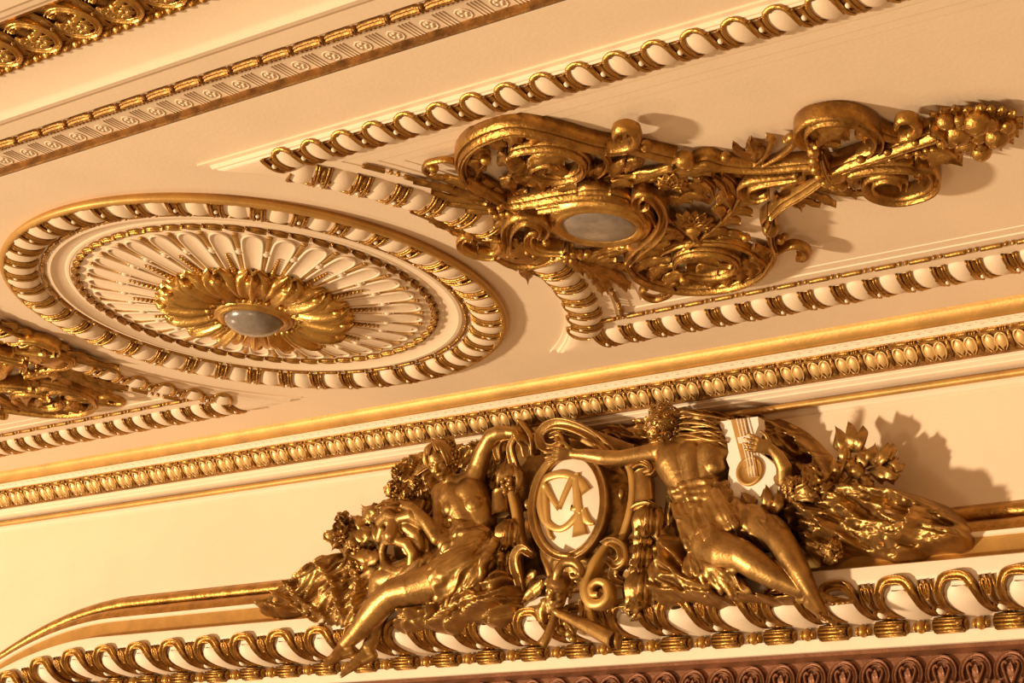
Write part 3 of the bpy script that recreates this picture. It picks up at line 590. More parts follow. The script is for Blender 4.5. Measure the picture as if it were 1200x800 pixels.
# shells and laurel between lamp and knot
for (cx, cyp), tips in (((786, 222), [(768, 214), (772, 207), (780, 203), (790, 203), (800, 207), (806, 213), (808, 220)]), ((812, 268), [(786, 256), (793, 249), (803, 246), (815, 246), (827, 249), (835, 255), (838, 262)])):
    for t in tips: oleaf([(cx + (t[0] - cx) * .2, cyp + (t[1] - cyp) * .2), ((cx + t[0]) / 2, (cyp + t[1]) / 2, .12), t], .055, .09, 0, cup=.2, name='shell_rib', rib=.1)
oleaf([(800, 262), (812, 268), (830, 266)], .10, .12, 2); oball(812, 268, .05, .11); oscroll('stem', [(780, 250), (795, 262), (812, 272), (822, 285)], [.03, .05, .06, .03], .06, RIB, .09)
oscroll('branch', [(800, 292), (822, 278), (842, 262), (858, 246), (868, 228), (872, 212)], [.03, .035, .035, .03, .03, .02], .04, ROUND, .09)
for i, (a, b) in enumerate((((815, 284), (806, 268)), ((826, 277), (842, 278)), ((832, 270), (826, 256)), ((842, 264), (868, 262)), ((846, 258), (838, 244)), ((852, 252), (882, 252)), ((858, 246), (848, 230)), ((860, 244), (890, 238)), ((866, 232), (856, 218)), ((868, 230), (882, 220)), ((826, 276), (856, 276)), ((840, 280), (872, 279)))):
    oleaf([a, ((a[0] + b[0]) / 2, (a[1] + b[1]) / 2 - 2), b], .07, .10, 0, name='laurel_leaf', cup=-.2)
oball(874, 278, .028)
for a in ([(836, 204), (846, 214), (852, 228)], [(846, 202), (858, 214), (866, 229)], [(822, 208), (832, 218), (836, 230)]): oscroll('pod', a, [.04, .08, .04], .07, RIB, .11)
for a in ([(770, 240), (790, 236), (812, 236)], [(790, 240), (812, 232), (834, 238)], [(776, 268), (790, 276), (800, 284)], [(768, 282), (780, 280), (796, 276)], [(757, 290), (772, 290), (786, 284)], [(800, 216), (818, 222), (828, 232)], [(812, 212), (832, 214), (846, 222)], [(776, 232), (760, 214), (745, 222)], [(840, 240), (850, 232), (846, 222)], [(880, 214), (868, 206), (852, 206)], [(740, 300), (760, 292), (780, 292)], [(775, 262), (786, 258), (800, 258)]): oleaf(a, .075, .08, 2)
# oak garland below the lamp
for a, w_ in (([(672, 300), (700, 306), (722, 306)], .09), ([(700, 308), (720, 313), (737, 318)], .08), ([(690, 310), (715, 325), (739, 337)], .09), ([(686, 308), (704, 326), (713, 344)], .10), ([(680, 306), (690, 318), (697, 331)], .09), ([(668, 303), (676, 314), (684, 322)], .08), ([(700, 303), (725, 296), (738, 291)], .08), ([(690, 302), (708, 297), (726, 292)], .07), ([(705, 318), (722, 330), (735, 341)], .07), ([(690, 322), (702, 334), (706, 346)], .07)):
    oleaf(a, w_, .08, 3, name='oak_leaf', depth=.45)
for k in range(9): oball(664 + k * 3 + rnd.uniform(-2, 2), 300 + rnd.uniform(-3, 5), rnd.uniform(.018, .028), .11)
# knot, necklace and horn
oscroll('collar', [(962, 178), (965, 191), (972, 204), (988, 212)], [.06, .08, .08, .05], .11, RIB, .13); oball(976, 198, .09, .08, 'knot')
for x, y in ((953, 178), (954, 188), (956, 198), (961, 207), (968, 213), (977, 217), (986, 217)): oball(x, y, .034, .15)
oscroll('horn', [(968, 198), (1000, 188), (1040, 176), (1075, 164), (1100, 156)], [.06, .09, .11, .14, .17], .10, RIB, .12)
oscroll('horn_lip', [(1090, 150), (1100, 152), (1108, 160), (1106, 166)], [.03, .05, .05, .03], .10, ROUND, .15)
oscroll('ribbon', [(985, 201), (1020, 190), (1060, 180), (1090, 172), (1108, 174), (1122, 184)], [.03, .05, .05, .05, .05, .03], .05, ROUND, .10)
for x, y in ((1008, 187), (1040, 178), (1073, 167), (1012, 193), (1044, 187), (1064, 181), (1076, 179), (1086, 176), (1094, 175), (1082, 182)): oball(x, y, .022, .15)
oscroll('scroll', [(982, 197), (1005, 187), (1023, 177), (1031, 164), (1024, 151), (1005, 140), (980, 136), (955, 139), (941, 148), (938, 158), (946, 166), (957, 164)], [.04, .06, .06, .07, .08, .09, .10, .11, .11, .10, .08, .05], .09, GROOVE, .10)
oscroll('limb', [(1008, 141), (1026, 153), (1044, 160), (1060, 161)], [.05, .10, .09, .07], .07, RIB, .09); oscroll('curl', [(1054, 161), (1070, 157), (1076, 147), (1067, 138), (1054, 139), (1050, 146)], [.06, .07, .08, .08, .06, .03], .08, ROUND, .11)
oleaf([(958, 168), (975, 156), (996, 158)], .20, .11, 3, depth=.15); oleaf([(945, 170), (960, 170), (985, 172)], .06, .08, 2); oleaf([(1018, 150), (1010, 158), (1014, 168)], .07, .08, 2); oball(1068, 158, .03, .12)
oscroll('limb', [(982, 203), (1005, 199), (1036, 195), (1062, 195), (1077, 198)], [.06, .12, .11, .09, .05], .09, RIB, .10)
oscroll('scroll', [(1074, 192), (1091, 197), (1097, 209), (1089, 221), (1068, 229), (1046, 231), (1026, 226), (1017, 217), (1022, 208), (1040, 204), (1057, 208), (1059, 216)], [.04, .07, .08, .09, .09, .10, .10, .10, .10, .10, .09, .05], .09, GROOVE, .10)
oleaf([(1090, 193), (1107, 186), (1128, 190)], .15, .11, 2, depth=.2); oleaf([(1012, 206), (1000, 214), (1004, 224)], .07, .09, 2); oleaf([(1078, 196), (1080, 206), (1076, 214)], .07, .09, 2)
# fruit and flowers at the mouth of the horn
for x, y, r in ((1145, 142, .075), (1122, 153, .08), (1168, 158, .07), (1146, 158, .05), (1133, 168, .05), (1150, 177, .055), (1108, 142, .05), (1160, 144, .05), (1180, 147, .045)): oball(x, y, r, .12, 'fruit')
for k in range(46):
    a = rnd.uniform(0, 6.28); r = rnd.uniform(.3, 1) ** .6; oball(1143 + 42 * r * math.cos(a) + 3 * math.sin(a), 156 + 19 * r * math.sin(a) - 5 * r * math.cos(a), rnd.uniform(.018, .034), rnd.uniform(.09, .15), 'flower_bud')
for a, b in (((1105, 142), (1089, 135)), ((1112, 138), (1103, 130)), ((1122, 138), (1118, 128)), ((1135, 136), (1133, 129)), ((1148, 133), (1150, 127)), ((1160, 136), (1162, 128)), ((1172, 138), (1176, 129)), ((1180, 142), (1190, 133)), ((1184, 147), (1199, 142)), ((1184, 152), (1199, 150)), ((1180, 158), (1194, 160)), ((1174, 165), (1188, 168)), ((1164, 170), (1174, 176)), ((1150, 178), (1158, 184)), ((1136, 176), (1138, 184)), ((1122, 172), (1118, 181)), ((1113, 150), (1098, 148)), ((1120, 166), (1108, 172)), ((1155, 168), (1168, 173)), ((1130, 148), (1128, 138))):
    oleaf([a, ((a[0] + b[0]) / 2, (a[1] + b[1]) / 2 - 1), b], .045, .10, 2, name='flower_leaf')
mirror_copy(orn, 'gilt acanthus scroll ornament cut off by the left edge of the photo')

# ================================================================== GILT SCULPTURE OVER THE ARCH
IR = nz((.786, .612, .085)); IU = nz((-.149, .320, -.936)) * -1; IV = np.cross(IR, IU)      # picture right, picture up, towards the viewer
def vec(r, u, v): return nz(r * IR + u * IU + v * IV)
class Org(MB):
    """overlapping solids that a voxel remesh melts into one continuous surface"""
    def cap(s, a, ra, b, rb, n=30):
        a, b = np.asarray(a, float), np.asarray(b, float); d = b - a; L = np.linalg.norm(d)
        if L < 1e-6: return s.ball(a, ra, n, 8)
        t = d / L; x = nz(np.cross(t, (0.31, .62, .71))); y = np.cross(t, x); th = np.linspace(0, 2 * np.pi, n, endpoint=False); rows = []
        for ph in np.linspace(-1.45, 0, 7): rows.append((math.sin(ph) * ra, math.cos(ph) * ra, 0))
        for ph in np.linspace(0, 1.45, 7): rows.append((L + math.sin(ph) * rb, math.cos(ph) * rb, 0))
        s.grid(np.array([[a + t * q + (x * math.cos(k) + y * math.sin(k)) * r for k in th] for q, r, _ in rows]), False, True)
        o = s.n - n * 14; s.f.append(tuple(o + j for j in range(n))[::-1]); s.f.append(tuple(o + 13 * n + j for j in range(n))); return s
    def ball(s, c, r, n=20, m=14, axes=None): return MB.ball(s, c, r, max(n, 16), max(m, 12), axes)
    def P(s, chain):
        """chain of (px, py, y, radius in pixels)"""
        pts = [P(c[0], c[1], c[2]) for c in chain]
        for i in range(len(chain) - 1): s.cap(pts[i], R_(pts[i], chain[i][3]), pts[i + 1], R_(pts[i + 1], chain[i + 1][3]))
        return s
    def ell(s, c, ax, r, n=32, m=22): return s.ball(c, r, n, m, np.array(ax))
    def organic(s, name, m, parent=None, voxel=.007, it=4, disp=None):
        me = s.mesh('tmp', m); o = bpy.data.objects.new('tmp', me); COL.objects.link(o)
        r = o.modifiers.new('r', 'REMESH'); r.mode = 'VOXEL'; r.voxel_size = voxel
        k = o.modifiers.new('s', 'SMOOTH'); k.factor = .5; k.iterations = it
        dg = bpy.context.evaluated_depsgraph_get(); dg.update(); e = o.evaluated_get(dg); nm = bpy.data.meshes.new_from_object(e, depsgraph=dg)
        bpy.data.objects.remove(o); bpy.data.meshes.remove(me)
        if disp:
            n = len(nm.vertices); co = np.empty(n * 3); nm.vertices.foreach_get('co', co); co = co.reshape(-1, 3)
            no = np.empty(n * 3); nm.vertex_normals.foreach_get('vector', no); no = no.reshape(-1, 3)
            nm.vertices.foreach_set('co', (co + no * disp(co)[:, None]).ravel())
        nm.name = name
        if not nm.materials: nm.materials.append(m)
        nm.polygons.foreach_set('use_smooth', [True] * len(nm.polygons)); nm.update()
        ob = bpy.data.objects.new(name, nm); COL.objects.link(ob)
        if parent is not None: attach(ob, parent, Matrix.Identity(4))
        return ob
def hand(o, wrist, d, l, n, s=.17, curl=.5, spread=.10):
    """palm, four unequal fingers of three bones and a thumb; d along, l towards the thumb, n out of the back"""
    d, l, n = nz(d), nz(l), nz(n); w_ = np.asarray(wrist, float)
    for k in (-.16, -.05, .06, .17): o.cap(w_ + l * k * .5 * s, .014, w_ + d * .48 * s + l * k * s, .013)
    for i, (k, L) in enumerate(((.20, .40), (.07, .46), (-.06, .43), (-.19, .34))):
        p = w_ + d * .47 * s + l * k * s; a = .12; dd = nz(d + l * k * spread * 4)
        for j, f in enumerate((.42, .32, .26)):
            t = dd * math.cos(a) - n * math.sin(a); q = p + t * L * s * f; o.cap(p, .0105 - .0013 * j, q, .0095 - .0014 * j, 16); p = q; a += curl
    p = w_ + d * .14 * s + l * .18 * s; q = p + nz(d * .7 + l * .75 - n * .2) * .24 * s; o.cap(p, .0135, q, .011, 16); o.cap(q, .011, q + nz(d * .9 + l * .3 - n * .3) * .18 * s, .008, 8)
def foot(o, ankle, heel, toes, up, s=1.0):
    a, h, t = (np.asarray(k, float) for k in (ankle, heel, toes)); up = nz(up); d = nz(t - h); l = nz(np.cross(d, up)); L = np.linalg.norm(t - h)
    o.cap(a, .038 * s, h, .032 * s); o.cap(a, .036 * s, h + d * L * .62 + up * .008, .027 * s); o.cap(h, .03 * s, h + d * L * .7, .025 * s)
    for k in (-.9, -.3, .4): o.cap(h + d * L * .45 + l * k * .02 * s, .02 * s, h + d * L * .74 + l * k * .034 * s, .017 * s)
    for k, f, r in ((-1.0, 1.0, .014), (-.42, 1.0, .0105), (.05, .96, .010), (.5, .91, .0095), (.95, .84, .009)):
        o.cap(h + d * L * .7 + l * k * .035 * s, r * s, h + d * L * f + l * k * .042 * s - up * .004, r * .9 * s, 8)
def head(o, c, up, fwd, s):
    """head of height s with cranium, jaw, brow, eyes, nose, lips and ears"""
    up = nz(up); fwd = nz(np.asarray(fwd) - up * np.dot(fwd, up)); rt = np.cross(up, fwd); A = np.array([rt, up, fwd]); c = np.asarray(c, float)
    L = lambda x, y, z: c + (rt * x + up * y + fwd * z) * s
    o.ell(L(0, .13, -.06), A, np.array((.335, .37, .42)) * s); o.ell(L(0, -.12, .10), A, np.array((.265, .37, .27)) * s); o.ball(L(0, -.41, .24), .085 * s)
    for k in (-1, 1):
        o.ball(L(k * .15, -.14, .24), .10 * s); o.cap(L(k * .06, .075, .345), .045 * s, L(k * .2, .065, .27), .045 * s); o.ell(L(k * .125, -.015, .285), A, np.array((.075, .045, .06)) * s)
        o.cap(L(k * .07, -.02, .335), .012 * s, L(k * .19, -.02, .275), .012 * s); o.ell(L(k * .33, -.05, -.02), A, np.array((.05, .11, .075)) * s); o.ball(L(k * .05, -.155, .40), .037 * s)
        o.cap(L(k * .18, -.25, .14), .10 * s, L(k * .07, -.41, .2), .08 * s)
    o.cap(L(0, .06, .345), .035 * s, L(0, -.14, .45), .05 * s); o.cap(L(-.075, -.265, .335), .026 * s, L(.075, -.265, .335), .026 * s); o.cap(L(0, -.255, .36), .03 * s, L(0, -.26, .355), .03 * s); o.cap(L(-.05, -.315, .325), .03 * s, L(.05, -.315, .325), .03 * s)
    return L
def in_poly(x, z, poly):
    r = np.zeros(x.shape, bool); n = len(poly)
    for i in range(n):
        x1, z1 = poly[i]; x2, z2 = poly[(i + 1) % n]
        c = ((z1 > z) != (z2 > z)) & (x < (x2 - x1) * (z - z1) / (z2 - z1 + 1e-12) + x1); r ^= c
    return r
def seg_dist(x, z, poly, closed=True):
    D = np.full(x.shape, 1e9); NX = x.copy(); NZ = z.copy(); n = len(poly)
    for i in range(n if closed else n - 1):
        a = np.array(poly[i]); b = np.array(poly[(i + 1) % n]); d = b - a; t = np.clip(((x - a[0]) * d[0] + (z - a[1]) * d[1]) / (d @ d + 1e-12), 0, 1)
        qx, qz = a[0] + d[0] * t, a[1] + d[1] * t; k = np.hypot(x - qx, z - qz); m_ = k < D; D[m_] = k[m_]; NX[m_] = qx[m_]; NZ[m_] = qz[m_]
    return D, NX, NZ
def relief(name, poly, m, hmax, ymid=2.0, back=WY, round_=.07, folds=(), flow=None, amp=.03, freq=14, seed=1, step=.0085, parent=None, smooth_poly=True, fine=.3, lift=0.0):
    """high relief standing out from the wall: inflated outline, modelled folds and crumpled cloth"""
    pl = np.array([P(a, b, ymid) for a, b in poly])[:, [0, 2]]
    if smooth_poly: pl = catmull(np.c_[pl, np.zeros(len(pl))], 5, True)[:, :2]
    x0, z0 = pl.min(0) - step; x1, z1 = pl.max(0) + step; xs = np.arange(x0, x1, step); zs = np.arange(z0, z1, step); X, Z = np.meshgrid(xs, zs, indexing='ij')
    ins = in_poly(X, Z, pl); D, NX, NZ = seg_dist(X, Z, pl); h = hmax * (1 - np.exp(-(D / round_) ** 1.3)) + lift * (1 - np.exp(-(D / .014) ** 1.2))
    for f in folds:
        q = catmull(np.array([P(a, b, ymid) for a, b in f[0]]), 6)[:, [0, 2]]; k, _, _ = seg_dist(X, Z, q, False); h = h + f[2] * np.exp(-(k / f[1]) ** 2) * np.minimum(1, D / .03)
    if amp:
        co = np.stack([X, Z, 0 * X], -1).reshape(-1, 3)
        if flow is not None:
            a = math.radians(flow); u = co[:, 0] * math.cos(a) + co[:, 1] * math.sin(a); v = -co[:, 0] * math.sin(a) + co[:, 1] * math.cos(a)
            v = v + .035 * fbm(co * 9, seed + 9, 3); u = u * .25; co = np.stack([u, v, 0 * u], 1)
        freq = freq * 4.2; r = .6 - np.abs(fbm(co * freq, seed, 2)) * 2.4; r2 = fbm(co * freq * 2.3, seed + 3, 2)
        h = h + (amp * r + amp * fine * r2).reshape(X.shape) * np.minimum(1, D / .04)
    h = np.maximum(h, .004); h[~ins] = 0; X = np.where(ins, X, NX); Z = np.where(ins, Z, NZ)
    V = np.stack([X, back - h, Z], -1).reshape(-1, 3); nzs = len(zs); far = (~ins) & (D > step * 1.6); f = []
    for i in range(len(xs) - 1):
        for j in range(nzs - 1):
            q = ((i, j), (i + 1, j), (i + 1, j + 1), (i, j + 1))
            if any(ins[a] for a in q) and not any(far[a] for a in q): f.append(tuple(a[0] * nzs + a[1] for a in q))
    used = np.unique(np.array(f)); mp = -np.ones(len(V), int); mp[used] = np.arange(len(used)); mb = MB(); mb.add(V[used], [tuple(mp[k] for k in q) for q in f]); return mb.build(name, m, parent)
def wp(pts): return np.array([P(*p) for p in pts])
def wsweep(name, pts, w, h, prof=ROUND, m=BRONZE, par=None, seg=5, n=WN):
    q = MB(); sweep(q, wp(pts), w, h, n, prof, seg); return q.build(name, m, par)
def wleaf(pts, w, m=BRONZE, lobes=0, name='leaf', cup=-.18, par=None, n=(.25, -1, .2), rib=.14, depth=.3):
    p = wp(pts); q = MB(); leaf(q, p, w, nz(n), lobes=lobes, cup=cup, rib=rib, thick=.012, nv=7, seg=5, depth=depth); return q.build(name, m, par)

# --- cartouche with the monogram
car = thing('monogram_cartouche', 'gilt scrolled cartouche with a pale oval bearing an entwined monogram', 'cartouche', P(670, 640, WY))
q = MB(); prism(q, wp([(x, y, 2.0) for x, y in ((604, 506), (640, 499), (700, 505), (745, 522), (752, 560), (748, 605), (735, 645), (716, 668), (702, 692), (665, 704), (630, 694), (612, 664), (600, 620), (586, 590), (592, 545))]), WN, .15, -.13); q.build('back_plate', BRONZE, car, sharp=40)
relief('shield', [(612, 552), (636, 532), (690, 528), (726, 545), (738, 590), (730, 636), (708, 664), (690, 690), (665, 702), (640, 692), (622, 668), (610, 632), (604, 590)], BRONZE, .13, 1.9, 2.0, .10, amp=.004, freq=9, parent=car)
def oval(rx, ry, y, n=40, cx=670, cy_=593): return [(cx + rx * math.cos(a) - .06 * ry * math.sin(a), cy_ + ry * math.sin(a), y) for a in np.linspace(0, 2 * np.pi, n, endpoint=False)]
q = MB(); sweep(q, wp(oval(42, 61, 1.865)), .055, .05, WN, GROOVE, 1, True); q.build('oval_rim', BRONZE, car)
q = MB(); rings = [wp(oval(40 * r, 59 * r, 1.86 - .035 * (1 - r * r))) for r in (1, .85, .65, .4, .03)]; q.grid(np.array(rings), False, True); q.f.append(tuple(q.n - 40 + j for j in range(40))); q.build('oval_plate', WHITE, car)
ML = mat('monogram_gilding', (0.60, 0.36, 0.10), 0.42, 0.6, 0.15, 8.0, 0.1, 60)
def stroke(nm, pts, w): return wsweep(nm, [(a, b, 1.842 + .012 * (((a - 670) / 40) ** 2 + ((b - 593) / 59) ** 2)) for a, b in pts], np.array(w) * 1.22, .024, FLAT, ML, car, 4)
stroke('letter_c', [(689, 577), (683, 566), (672, 559), (660, 556), (648, 558), (639, 564), (634.5, 577), (635, 593), (639, 607), (646, 616), (656, 620.5), (666, 617), (675, 608), (681, 600)], [.055, .04, .035, .04, .04, .035, .04, .045, .045, .035, .03, .035, .04, .03])
stroke('letter_c_tail', [(684, 598), (687, 606), (692, 612), (698, 614)], [.05, .05, .035, .01])
stroke('letter_m', [(640, 569), (648, 583), (657, 597)], [.028, .03, .026]); stroke('letter_m', [(657, 597), (665, 577), (674, 557)], [.028, .034, .034]); stroke('letter_m', [(640, 569), (641, 590), (643, 612), (646, 627), (650, 632)], [.03, .034, .03, .02, .012])
stroke('letter_a', [(676, 556), (678, 580), (680, 604), (681, 628)], [.046, .046, .05, .085]); stroke('letter_a', [(671, 597), (684, 596)], [.02, .02])
wsweep('top_scroll', [(738, 549, 1.92), (716, 527, 1.90), (692, 509, 1.88), (666, 500, 1.87), (649, 503, 1.86), (640, 514, 1.86), (644, 526, 1.86), (655, 529, 1.86), (664, 522, 1.85), (660, 513, 1.85), (652, 515, 1.85)], [.05, .065, .07, .075, .075, .07, .065, .06, .055, .045, .03], .08, GROOVE, BRONZE, car)
wsweep('top_band', [(726, 549, 1.95), (706, 529, 1.94), (684, 515, 1.93), (664, 511, 1.93)], .04, .06, FLAT, OCHRE, car)
wsweep('top_block', [(628, 534, 1.93), (624, 518, 1.90), (612, 500, 1.90)], [.07, .10, .08], .09, GROOVE, BRONZE, car); wsweep('top_block', [(636, 528, 1.94), (634, 508, 1.92)], [.08, .07], .08, RIB, BRONZE, car)
for nm, pts, w_ in (('side_band', [(735, 543, 1.93), (744, 552, 1.92), (747, 575, 1.91), (744, 600, 1.90), (738, 622, 1.90), (730, 645, 1.90)], .045), ('side_band', [(602, 548, 1.93), (604, 575, 1.92), (610, 605, 1.91), (613, 630, 1.90), (620, 650, 1.90)], .05)): wsweep(nm, pts, w_, .06, FLAT, OCHRE, car)
wsweep('pilaster', [(759, 556, 1.92), (760, 572, 1.91), (761, 592, 1.91)], [.12, .13, .14], .09, ROUND, BRONZE, car); wsweep('pilaster', [(592, 578, 1.92), (592, 606, 1.91)], [.11, .12], .09, ROUND, BRONZE, car)
wsweep('pilaster_scroll', [(748, 548, 1.90), (756, 543, 1.88), (766, 546, 1.88), (768, 554, 1.88), (760, 557, 1.88)], [.03, .05, .06, .05, .03], .07, RIB, BRONZE, car)
wsweep('pilaster_scroll', [(745, 600, 1.90), (752, 594, 1.88), (764, 592, 1.88), (775, 598, 1.88)], [.03, .05, .05, .03], .06, RIB, BRONZE, car)
for pts in ([(627, 651, 1.86), (616, 645, 1.84), (609, 653, 1.84), (609, 666, 1.86), (613, 680, 1.88), (616, 692, 1.9)], [(712, 640, 1.85), (722, 637, 1.83), (732, 643, 1.82), (735, 656, 1.82), (727, 664, 1.83), (718, 658, 1.84)], [(737, 648, 1.86), (730, 660, 1.86), (724, 676, 1.87), (735, 684, 1.88)]): wsweep('lip_curl', pts, [.04, .06, .07, .07, .06, .04], .06, GROOVE, BRONZE, car)
wsweep('volute', [(715, 646, 1.84), (703, 662, 1.80), (694, 680, 1.79), (692, 697, 1.78), (699, 709, 1.78), (711, 709, 1.78), (719, 699, 1.78), (716, 687, 1.78), (706, 684, 1.77), (699, 691, 1.77), (701, 699, 1.77), (708, 699, 1.77)], [.035, .05, .055, .06, .06, .055, .05, .045, .04, .035, .035, .03], .07, FLAT, ML, car)
for x, y, d, r in ((706, 693, 1.77, (.03, .03, .03)), (604, 620, 1.9, (.02, .02, .02)), (728, 578, 1.89, (.025, .02, .035)), (618, 590, 1.9, (.022, .02, .03))):
    q = MB(); q.ball(P(x, y, d), r); q.build('stud', BRONZE, car)
wsweep('foot_strap', [(685, 706, 1.85), (686, 718, 1.84), (686, 730, 1.84)], .05, .05, RIB, BRONZE, car); wsweep('foot_strap', [(694, 708, 1.84), (696, 722, 1.83), (697, 733, 1.83)], .05, .05, FLAT, ML, car)
# --- satyr mask with horns and a pair of pipes at the foot of the cartouche
sat = thing('satyr_mask', 'small gilt horned satyr head below the pale oval', 'mask', P(652, 700, 1.85))
o = Org(); fw = vec(-.45, -.15, .88); up = vec(.12, .98, .1); L = head(o, P(655, 692, 1.76), up, fw, .22)
for k in range(16):
    a = rnd.uniform(-1.3, 1.3); o.cap(L(.16 * math.sin(a), -.36, .2), .03, L(.22 * math.sin(a), -.60 + .12 * abs(a), .24 + rnd.uniform(-.08, .06)), .008, 8)
for k in range(26):
    a = rnd.uniform(0, 6.28); o.ball(L(.36 * math.cos(a), .12 + .34 * abs(math.sin(a)) * rnd.uniform(.2, 1), -.05 + rnd.uniform(-.15, .2)), rnd.uniform(.012, .022), 8, 6)
o.organic('face', BRONZE, sat, .006, 2)
wsweep('horn', [(648, 676, 1.74), (644, 664, 1.73), (640, 655, 1.74), (638, 648, 1.76)], [.05, .04, .03, .008], .04, ROUND, BRONZE, sat); wsweep('horn', [(655, 682, 1.73), (657, 670, 1.71), (664, 661, 1.72), (675, 660, 1.73), (683, 667, 1.74), (682, 676, 1.74), (675, 677, 1.73), (672, 671, 1.72)], [.05, .06, .06, .055, .05, .045, .04, .02], .05, ROUND, BRONZE, sat)
wleaf([(636, 680, 1.78), (622, 690, 1.80), (612, 706, 1.83)], .10, par=sat, name='beard_leaf', lobes=3); wleaf([(640, 700, 1.78), (634, 716, 1.80), (638, 732, 1.83)], .10, par=sat, name='beard_leaf', lobes=3); wleaf([(628, 668, 1.86), (618, 676, 1.86), (606, 700, 1.88)], .07, par=sat, name='beard_leaf', lobes=2)
pip = thing('double_pipes', 'pair of gilt pipes crossing the pale beads under the satyr head', 'pipes', P(660, 730, 1.8))
wsweep('pipe', [(657, 716, 1.80), (650, 734, 1.79), (644, 748, 1.78), (638, 757, 1.78)], [.03, .045, .055, .075], .055, ROUND, BRONZE, pip); wsweep('pipe', [(658, 719, 1.79), (690, 734, 1.77), (712, 745, 1.75), (726, 752, 1.74)], [.05, .075, .09, .10], .085, ROUND, BRONZE, pip)
q = MB(); c = P(727, 751, 1.73); lathe(q, [(.052, -.01), (.054, .006), (.045, .012), (.036, .002), (0, -.004)], frame_m(c - WN * -.02, vec(0, 1, 0), np.cross(vec(.8, -.4, .3), vec(0, 1, 0)), vec(.8, -.4, .3)), 20); q.build('pipe_mouth', BRONZE, pip)
for x, y, r in ((658, 738, .03), (668, 742, .032), (676, 732, .03), (686, 737, .03), (664, 730, .028), (672, 748, .026)):
    q = MB(); q.ball(P(x, y, 1.82), (r, r, r), 10, 8); q.build('berry', BRONZE, pip)
wleaf([(660, 726, 1.82), (668, 734, 1.8), (673, 748, 1.82)], .06, par=pip, lobes=2)
# --- garlands of buds hanging on either side of the cartouche
def bud(px, py, y, r, n_, par, tilt=0):
    """closed flower: overlapping petals hanging from a cap"""
    c = P(px, py, y); q = MB(); q.ball(c, (r * .7, r * .6, r * .9), 10, 8)
    for k in range(n_):
        a = 2 * math.pi * k / n_ + .3; o_ = np.array([math.cos(a), -abs(math.sin(a)) * .9 + .1 * math.sin(a), 0]); b = np.array([tilt * .3, 0, 1.0])
        f = rnd.uniform(.75, 1.25); leaf(q, [c + b * r * .95 + o_ * r * .2, c + b * r * .35 + o_ * r * .9, c - b * r * .4 * f + o_ * r * .8, c - b * r * .95 * f + o_ * r * (.75 if k % 2 else 1.15)], r * 1.05, nz(o_ + np.array([0, -.15, 0])), lobes=3, nv=7, seg=4, thick=.008, depth=.45, rib=.28, cup=-.3)
    q.ball(c + np.array([0, 0, r * 1.0]), (r * .45, r * .45, r * .25), 8, 6); return q.build('bud', BRONZE, par)
g1 = thing('bud_garland', 'gilt garland of hanging flower buds left of the pale oval', 'garland', P(596, 660, 2.0), 'bud garlands beside the cartouche')
for x, y, r in ((598, 628, .085), (590, 655, .07), (588, 676, .08), (590, 704, .095)): bud(x, y, 1.86, r, 8, g1)
wleaf([(598, 622, 1.88), (590, 640, 1.84), (584, 652, 1.86)], .09, lobes=3, par=g1); wleaf([(600, 690, 1.88), (606, 706, 1.84), (602, 722, 1.86)], .08, lobes=3, par=g1); wleaf([(586, 690, 1.88), (574, 700, 1.84), (566, 712, 1.86)], .08, lobes=3, par=g1)
g2 = thing('bud_garland', 'gilt garland of hanging flower buds between the pale oval and the right figure', 'garland', P(758, 650, 2.0), 'bud garlands beside the cartouche')
for x, y, r in ((763, 614, .095), (755, 636, .06), (753, 652, .075), (752, 672, .06), (757, 694, .115)): bud(x, y, 1.86, r, 8, g2)
wleaf([(752, 705, 1.86), (744, 718, 1.84), (740, 728, 1.86)], .08, lobes=3, par=g2); wleaf([(742, 690, 1.90), (737, 700, 1.86), (734, 716, 1.88)], .07, lobes=3, par=g2); wleaf([(770, 700, 1.88), (778, 706, 1.84), (780, 716, 1.86)], .07, lobes=3, par=g2)

# --- drapery and rocaille behind the figures (stands out from the wall)
def cloth(name, label, poly, hmax, **k):
    o = relief(name, poly, BRONZE, hmax, **k); return tag(o, label, 'drapery')
cloth('drapery', 'gilt cloth trailing along the ledge at the far left of the sculpture', [(301, 721), (312, 704), (340, 684), (362, 662), (388, 646), (420, 640), (452, 652), (462, 690), (455, 730), (420, 748), (380, 744), (352, 722), (330, 726)], .20, ymid=1.92, flow=38, amp=.03, freq=13, seed=4, lift=.17,
      folds=[([(320, 715), (350, 690), (390, 655)], .016, .05), ([(340, 700), (365, 722), (390, 738)], .012, .06), ([(352, 688), (372, 712), (400, 730)], .014, .05), ([(390, 665), (410, 690), (420, 725)], .016, .05), ([(430, 650), (440, 690), (430, 735)], .018, .05), ([(305, 720), (325, 712), (345, 718)], .012, .05)])
cloth('drapery', 'gilt veil arching behind the head of the left figure', [(446, 606), (444, 575), (449, 553), (462, 532), (480, 519), (510, 506), (560, 499), (604, 494), (612, 520), (600, 560), (570, 590), (530, 620), (500, 640), (470, 625)], .15, ymid=2.0, flow=62, amp=.035, freq=16, seed=8,
      folds=[([(449, 600), (447, 570), (455, 545), (475, 524), (500, 512)], .014, .06), ([(462, 585), (468, 556), (485, 535)], .014, .05), ([(530, 512), (560, 504), (600, 499)], .012, .04), ([(545, 525), (575, 512), (606, 508)], .012, .04)])
